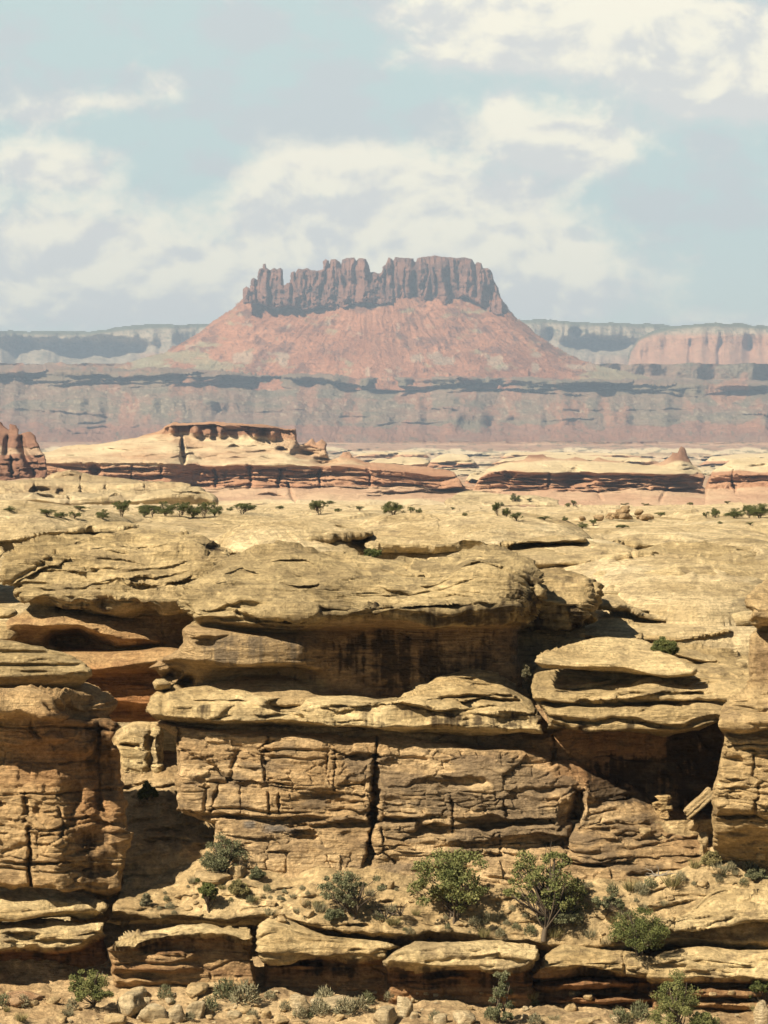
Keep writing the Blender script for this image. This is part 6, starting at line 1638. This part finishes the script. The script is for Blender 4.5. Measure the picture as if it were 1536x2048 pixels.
def build_tufts():
    protos = []
    for i, (kd, mt) in enumerate((('sage', SAGE), ('sage', GREYG), ('grass', GOLDG), ('sage', SAGE), ('grass', SAGE), ('sage', JUN))):
        q, f = proto_tuft(300 + i, kd)
        protos.append(('grass_tuft' if kd == 'grass' else 'sage_bush', q, f, mt))
    made = {}
    lab = {'slope': ('small low tuft of dry growth scattered on the sandy slope under the cliff', 'low tufts on the sandy slope'),
           'bottom': ('low tuft growing among the boulders along the bottom edge', 'low tufts among the bottom boulders')}

    def one(u, v, wpx, where, k_):
        p = hit(u, v)
        if p is None or p.y > 112 or p.y < 85:
            return
        s = p.y / FPX * wpx
        nm, q, f, mt = protos[k_]
        sc = (s, s, s * (.75 + .4 * R_.random()))
        if k_ not in made:
            o = mesh_from(nm, q, f, mt, origin=np.zeros(3), smooth=False)
            o.location, o.scale = p, sc
            made[k_] = o
            tag(o, lab[where][0], 'grass' if nm == 'grass_tuft' else 'bush', lab[where][1])
        else:
            copy_at(made[k_], p, sc, R_.random() * 6.28, lab[where][0], lab[where][1])
    fixed = [(340, 1818, 20), (400, 1838, 18), (505, 1803, 16), (560, 1800, 14), (640, 1824, 18), (672, 1840, 24), (760, 1840, 20), (786, 1850, 22), (950, 1852, 26), (985, 1840, 24), (1000, 1874, 20), (1032, 1858, 18), (968, 1874, 18),
             (1160, 1838, 24), (1180, 1874, 18), (1150, 1800, 20), (1225, 1790, 26), (1262, 1782, 24), (1290, 1790, 22), (1242, 1836, 20), (1280, 1786, 26), (1300, 1778, 30), (1345, 1772, 26), (1362, 1762, 22), (1440, 1746, 24), (1462, 1742, 20), (1488, 1770, 20), (1390, 1736, 18), (1500, 1744, 34), (540, 1830, 16), (610, 1848, 18), (1060, 1868, 26), (1110, 1874, 22), (1040, 1800, 20), (780, 1826, 18), (820, 1868, 18), (930, 1880, 16)]
    for i, (u, v, w) in enumerate(fixed):
        one(u, v, w, 'slope', (0, 1, 2, 3, 4)[i % 5])
    for i in range(80):
        u = R_.uniform(300, 1530)
        a, b = np.interp(u, *SLOPE_TOP), np.interp(u, *SLOPE_BOT)
        one(u, R_.uniform(a, b), R_.uniform(7, 17), 'slope', R_.choice((0, 0, 1, 2, 3, 4)))
    for (u, v, w) in [(450, 1998, 50), (490, 2008, 60), (420, 2022, 34), (540, 1998, 26), (570, 2022, 24), (650, 2010, 40), (690, 2030, 46), (720, 2020, 40), (640, 2030, 40), (735, 2008, 28), (10, 2012, 34), (46, 2014, 28), (145, 2020, 26), (330, 1998, 30), (600, 2036, 30),
                      (870, 2042, 26), (980, 2040, 26), (1240, 2046, 40), (1070, 2050, 30), (380, 2040, 24), (505, 2036, 24), (780, 2000, 24), (1280, 2040, 40)]:
        one(u, v, w, 'bottom', R_.choice((0, 1, 1, 3, 3)))
    for i in range(24):
        one(R_.uniform(0, 1530), R_.uniform(1996, 2046), R_.uniform(8, 20), 'bottom', R_.choice((0, 1, 2, 4)))


# ------------------------------------------------------------------ boulders
def boulder_shape(seed, sub=4, planes=11, rough=.05, boxy=False):
    rng = np.random.default_rng(seed)
    bm = bmesh.new()
    bmesh.ops.create_icosphere(bm, subdivisions=sub, radius=1.0)
    bm.verts.index_update()
    V = np.array([v.co for v in bm.verts])
    F = np.array([[v.index for v in f.verts] for f in bm.faces])
    bm.free()
    nrm = rng.normal(size=(planes, 3))
    nrm /= np.linalg.norm(nrm, axis=1, keepdims=True)
    nrm = np.concatenate([nrm, [[0, 0, 1], [0, 0, -1]]])
    dst = .62 + .38 * rng.random(len(nrm))
    if boxy:
        nrm = np.array([[1, .1, 0], [-1, .05, .1], [0, 1, .1], [.1, -1, 0], [0, .1, 1], [.05, 0, -1.]])
        nrm /= np.linalg.norm(nrm, axis=1, keepdims=True)
        dst = np.full(6, .62)
    c = V @ nrm.T
    r = np.where(c > .08, dst / np.maximum(c, .08), 9)
    r = -np.log(np.exp(-np.minimum(r, 3) * 22).sum(1)) / 22
    o = rng.random(3) * 50
    V2 = V * np.minimum(r, 1.25)[:, None]
    n = fbm(V2[:, 0] * 1.5 + o[0], V2[:, 1] * 1.5 + o[1], V2[:, 2] * 1.5 + o[2], 4, .55)
    n2 = fbm(V2[:, 0] * .6 + o[2], V2[:, 1] * .6, V2[:, 2] * 7 + o[0], 3, .6)
    V2 = V2 * (1 + rough * 1.6 * n + rough * .8 * n2)[:, None]
    V2 /= np.abs(V2).max(0)
    return V2, F, n


BOULDERS = {}


def boulder_mesh(seed, tint, sub):
    key = (seed, tint, sub)
    if key not in BOULDERS:
        V, F, n = boulder_shape(seed, sub, boxy=seed == 430, rough=.13 if seed == 430 else .05)
        a, b = {'pale': ((0.44, 0.34, 0.20), (0.52, 0.43, 0.28)), 'tan': ((0.40, 0.285, 0.145), (0.47, 0.355, 0.2)), 'brown': ((0.26, 0.175, 0.095), (0.36, 0.26, 0.15)), 'red': ((0.34, 0.2, 0.11), (0.40, 0.27, 0.16))}[tint]
        c = lerp(a, b, np.clip(.5 + .9 * n, 0, 1))
        o = mesh_from('boulder', V, F, NEAR, col=c, origin=np.zeros(3))
        BOULDERS[key] = [o, False]
    return BOULDERS[key]


def rock(seed, tint, p, w, h, d, label, group=None, rz=None, tilt=(0, 0), sub=4, sink=.25, name='boulder', cat='boulder'):
    ent = boulder_mesh(seed, tint, sub)
    loc = Vector((p.x, p.y, p.z + h * (.5 - sink)))
    sc = (w / 2, d / 2, h / 2)
    rz = R_.random() * 6.28 if rz is None else rz
    if not ent[1]:
        ent[1] = True
        o = ent[0]
        o.location, o.scale, o.rotation_euler = loc, sc, (tilt[0], tilt[1], rz)
        o.name = name
        return tag(o, label, cat, group)
    o = copy_at(ent[0], loc, sc, rz, label, group, cat, tilt)
    o.name = name
    return o


def prock(seed, tint, u, v, wpx, hpx, label, group=None, D=None, depth=.9, **kw):
    p = hit(u, v)
    if p is None or D is not None:
        p = Vector(W(np.array(float(u)), np.array(float(v)), np.array(float(D or 96))))
    s = p.y / FPX
    return rock(seed, tint, p, wpx * s, hpx * s, wpx * s * depth, label, group, **kw)


def build_rocks():
    g = 'pale boulders along the bottom of the ledge'
    for i, (u, v, w, h, t, lab) in enumerate([
            (258, 2026, 84, 62, 'pale', 'large pale boulder with shaded right side, left end of the boulder pile'),
            (304, 2044, 70, 46, 'pale', 'pale angular boulder right of the largest boulder in the left pile'),
            (350, 2040, 58, 44, 'pale', 'tilted pale boulder at the right of the left boulder pile'),
            (234, 2050, 50, 30, 'tan', 'low boulder at the bottom edge below the large pale boulder'),
            (272, 1992, 46, 24, 'pale', 'small flat pale stone just above the left boulder pile'),
            (394, 2032, 44, 40, 'pale', 'rough pale stone between the left boulder pile and the sage bushes'),
            (330, 2056, 50, 26, 'tan', 'half cut boulder at the bottom edge under the left pile'),
            (48, 2006, 84, 30, 'red', 'flat reddish slab lying in the dark recess at the lower left'),
            (450, 1978, 120, 34, 'tan', 'long broken tan slab leaning below the purplish ledge block'),
            (398, 1988, 60, 30, 'tan', 'broken brown block left of the long broken tan slab'),
            (598, 2026, 52, 50, 'pale', 'pointed pale boulder before the scooped ledge block'),
            (660, 2016, 100, 30, 'pale', 'long low pale slab right of the pointed boulder'),
            (500, 2050, 46, 26, 'tan', 'rounded stone in front of the sage bushes at the bottom'),
            (470, 2036, 30, 20, 'pale', 'small pale stone between the sage bushes'),
            (806, 2030, 46, 52, 'pale', 'upright pale block at the right of the paired blocks below the cap'),
            (770, 2046, 64, 44, 'pale', 'broad pale block at the left of the paired blocks below the cap'),
            (882, 2046, 36, 24, 'pale', 'small pale block between the paired blocks and the grey-green conifer'),
            (926, 2044, 62, 30, 'pale', 'flat pale boulder just left of the grey-green conifer'),
            (1100, 2044, 60, 14, 'tan', 'flat thin stone right of the grey-green conifer'),
            (1524, 2056, 40, 80, 'pale', 'pale rounded boulder cut by the right edge at the bottom corner'),
            (560, 2046, 40, 24, 'tan', 'tan stone left of the grassy tuft near the bottom middle'),
            (1170, 2050, 44, 20, 'tan', 'tan stone below the broken ledge block at the bottom edge')]):
        prock(400 + i, t, u, v, w, h, lab, g)
    # the leaning slab, the balanced stone stack and chute blocks at the right
    prock(430, 'tan', 1398, 1640, 84, 22, 'sunlit plank shaped slab leaning diagonally in the shaded alcove at the right', None, D=103.6, depth=.45, tilt=(0, -.72), rz=0.05, sink=-1.1, name='leaning_slab', cat='rock slab')
    e = bpy.data.objects.new('rock_stack', None)
    pb = hit(1326, 1632) or Vector((11, 103, -14))
    e.location = pb
    COL.objects.link(e)
    tag(e, 'small sunlit balanced stack of weathered stones before the shaded alcove', 'rock stack')
    z = -.15
    for i, (w, h, dx) in enumerate(((44, 26, 0), (34, 16, 3), (40, 16, -2), (28, 14, 4), (38, 12, 2))):
        s = pb.y / FPX
        V, F, n = boulder_shape(440 + i, 4, rough=.13)
        V = V * np.array([w * s / 2, w * s / 2.4, h * s / 1.8]) + np.array([dx * s, 0, z + h * s / 2]) + np.array(pb)
        mesh_from('stone', V, F, NEAR, col=lerp((0.36, 0.245, 0.12), TAN, np.clip(.5 + n, 0, 1)), parent=e)
        z += h * s * .52
    for i, (u, v, w, h, lab) in enumerate([(1386, 1656, 30, 26, 'pale block wedged at the foot of the leaning slab'), (1408, 1690, 26, 34, 'upright block halfway down the debris chute'),
                                           (1405, 1712, 24, 32, 'pale block near the bottom of the debris chute above the olive shrub'), (1290, 1668, 30, 16, 'thin stone on the slope below the stone stack'),
                                           (436, 1758, 90, 26, 'pale flat rock under the rounded juniper at the shadow tip'), (480, 1752, 40, 34, 'pale pointed rock right of the rounded juniper'), (250, 1850, 24, 20, 'pale stone at the left end of the sandy slope')]):
        prock(460 + i, 'tan', u, v, w, h, lab)
    # scattered stones
    for i in range(110):
        u = R_.uniform(300, 1530)
        a, b = np.interp(u, *SLOPE_TOP), np.interp(u, *SLOPE_BOT)
        w = R_.uniform(5, 15) if R_.random() < .85 else R_.uniform(15, 30)
        prock(500 + i % 6, 'tan', u, R_.uniform(a - 8, b), w, w * R_.uniform(.35, .7), 'small tan stone scattered on the sandy slope under the cliff', 'stones scattered on the sandy slope', sub=3, name='stone', cat='stone')
    for i in range(34):
        u = R_.uniform(265, 380)
        v = np.interp(u, [265, 300, 340, 380], [1590, 1600, 1620, 1640]) + R_.uniform(-12, 22)
        w = R_.uniform(6, 16)
        prock(500 + i % 6, 'tan', u, v, w, w * R_.uniform(.4, .7), 'loose rubble stone in the sunlit gap behind the buttress', 'rubble in the gap behind the buttress', sub=3, name='stone', cat='stone')
    for i in range(130):
        u = R_.uniform(0, 1536)
        w = R_.uniform(6, 18) if R_.random() < .8 else R_.uniform(18, 34)
        prock(506 + i % 6, R_.choice(('pale', 'tan', 'tan')), u, R_.uniform(1984, 2046), w, w * R_.uniform(.4, .75), 'loose stone lying among the tufts along the bottom edge', 'loose stones along the bottom', sub=3, name='stone', cat='stone')
    # brown rubble heap out on the plateau
    for i in range(34):
        a = R_.gauss(0, 1)
        u = 1250 + 30 * a
        v = 1040 - max(0, 22 - abs(u - 1255) * .42) * R_.random()
        p = plateau_at(u, 1040)
        p = Vector(W(np.array(float(u)), np.array(v), np.array(p.y - 6 + 10 * R_.random())))
        s = p.y / FPX
        w = R_.uniform(10, 24)
        rock(520 + i % 5, 'brown', p, w * s, w * .62 * s, w * s, 'brown angular block in the rubble heap far out on the plateau', 'blocks of the brown rubble heap', sub=3, name='boulder', cat='boulder')


def build_far_bushes():
    protos = []
    for i in range(4):
        rng = np.random.default_rng(700 + i)
        wd, lv = plant_parts(700 + i, 4.0, 3.2, ('juniper', 'bush', 'juniper', 'bush')[i])
        V, F = join([(wd[0] * 1.0, wd[1]), lv])
        m = np.zeros(len(F), np.int32)
        m[:len(wd[1])] = 1
        protos.append((V / np.array([4.0, 4.0, 3.2]), F, m))
    made = {}
    row = 'dark bushes in the dense row on the left part of the plateau'
    few = 'dark bushes dotted over the right part of the plateau'
    tiny = 'tiny dark shrubs dotted along the far plateau edge'
    L1 = 'dark green bush in the dense row on the left of the plateau'
    L3 = 'tiny dark shrub dotted on the far pale plateau'
    lst = [(96, 1034, 36, 16, L1, row), (122, 1036, 30, 14, L1, row), (150, 1038, 26, 14, L1, row), (205, 1038, 30, 20, L1, row), (243, 1034, 40, 34, 'tallest dark bush left of the dense row on the plateau', row), (288, 1034, 28, 26, L1, row), (306, 1034, 26, 22, L1, row), (332, 1032, 44, 30, L1, row),
           (362, 1034, 40, 30, L1, row), (385, 1036, 34, 30, L1, row), (408, 1036, 36, 30, L1, row), (430, 1032, 34, 28, L1, row), (486, 1028, 56, 22, 'low wide dark bush just right of the dense bush row', row), (300, 1020, 60, 12, L1, row), (160, 1020, 40, 8, L1, row), (20, 1022, 26, 10, L1, row),
           (638, 1030, 42, 30, 'lone dark bush with visible stems midway along the plateau edge', None), (786, 1030, 48, 32, 'dark rounded bush standing alone near the centre of the plateau edge', None), (822, 1026, 18, 12, L3, tiny), (838, 1026, 16, 10, L3, tiny), (720, 1022, 18, 10, L3, tiny), (676, 1024, 16, 9, L3, tiny), (660, 1006, 24, 8, L3, tiny),
           (1030, 1002, 24, 16, 'dark bush on the faint mound below the right mesa', None), (994, 1032, 22, 28, 'left one of three dark bushes in a short slanting line', few), (1013, 1034, 20, 22, 'middle one of three dark bushes in a short slanting line', few), (1032, 1042, 26, 16, 'right one of three dark bushes in a short slanting line', few),
           (1002, 1012, 14, 8, L3, tiny), (1060, 1004, 14, 8, L3, tiny), (1135, 1014, 12, 10, L3, tiny), (1147, 1013, 14, 12, L3, tiny), (1165, 1056, 26, 12, L3, tiny), (1186, 1052, 18, 14, L3, tiny), (1245, 1056, 30, 8, L3, tiny), (1088, 1040, 30, 7, L3, tiny), (1130, 1042, 14, 10, L3, tiny), (1320, 1034, 24, 10, L3, tiny),
           (1430, 1036, 22, 24, 'upright dark bush left in the group at the right plateau edge', few), (1412, 1036, 14, 12, L3, tiny), (1470, 1036, 46, 20, 'low wide dark bush in the middle of the right edge group', few), (1496, 1024, 22, 14, L3, tiny), (1520, 1036, 60, 34, 'largest dark bush touching the right edge of the plateau', few), (1500, 1036, 30, 18, L3, tiny), (1440, 1048, 12, 6, L3, tiny), (1500, 1050, 20, 6, L3, tiny),
           (560, 1018, 20, 8, L3, tiny), (1250, 1006, 16, 6, L3, tiny), (460, 1022, 16, 8, L3, tiny), (905, 1020, 12, 6, L3, tiny), (1380, 1010, 14, 7, L3, tiny), (1290, 1004, 14, 6, L3, tiny), (930, 1032, 14, 7, L3, tiny), (1455, 1008, 14, 6, L3, tiny)]
    for i, (u, v, w, h, lab, grp) in enumerate(lst):
        p = hit(u, v) or plateau_at(u, v)
        if p.y > 760 or p.y < 112:
            p = plateau_at(u, v)
        s = p.y / FPX
        k_ = i % 4
        sc = (w * s, w * s, h * s * 1.08)
        if k_ not in made:
            V, F, m = protos[k_]
            o = mesh_from('desert_bush', V, F, DARKG, origin=np.zeros(3), smooth=False)
            o.data.materials.append(BARK)
            o.data.polygons.foreach_set('material_index', m)
            o.location, o.scale = p, sc
            made[k_] = o
            tag(o, lab, 'bush', grp)
        else:
            c = copy_at(made[k_], p, sc, R_.random() * 6.28, lab, None, 'bush')
            if grp:
                c['group'] = grp
            elif 'group' in c:
                del c['group']


def build_twigs():
    rng = np.random.default_rng(5)
    for (u, v, L_, lab, ang) in ((1318, 1752, 40, 'bleached fallen branch lying in the shaded hollow under the cliff', .4), (478, 1748, 50, 'bare dead branches rising right of the rounded juniper', 1.2), (770, 1838, 60, 'dark dead branches at the right end of the sparse twiggy tree', .8), (800, 1832, 40, 'crooked dead trunk left of the large round-crowned tree', 1.1)):
        p = hit(u, v)
        if p is None:
            continue
        s = p.y / FPX * L_
        parts = []
        for i in range(7):
            a = ang + rng.normal() * .6
            d = np.array([math.cos(a) * rng.choice([-1, 1]), rng.normal() * .4, abs(math.sin(a)) * .8])
            q = [np.array(p) + d * s * t + rng.normal(size=3) * .04 * t for t in np.linspace(0, .6 + .4 * rng.random(), 6)]
            parts.append(tube(q, .035, .008, 5))
        V, F = join(parts)
        mesh_obj = mesh_from('dead_branch', V, F, DEADW if 'bleached' in lab else BARK)
        tag(mesh_obj, lab, 'branch')


build_far_bushes()
build_rocks()
build_trees()
build_tufts()
build_twigs()
build_haze()
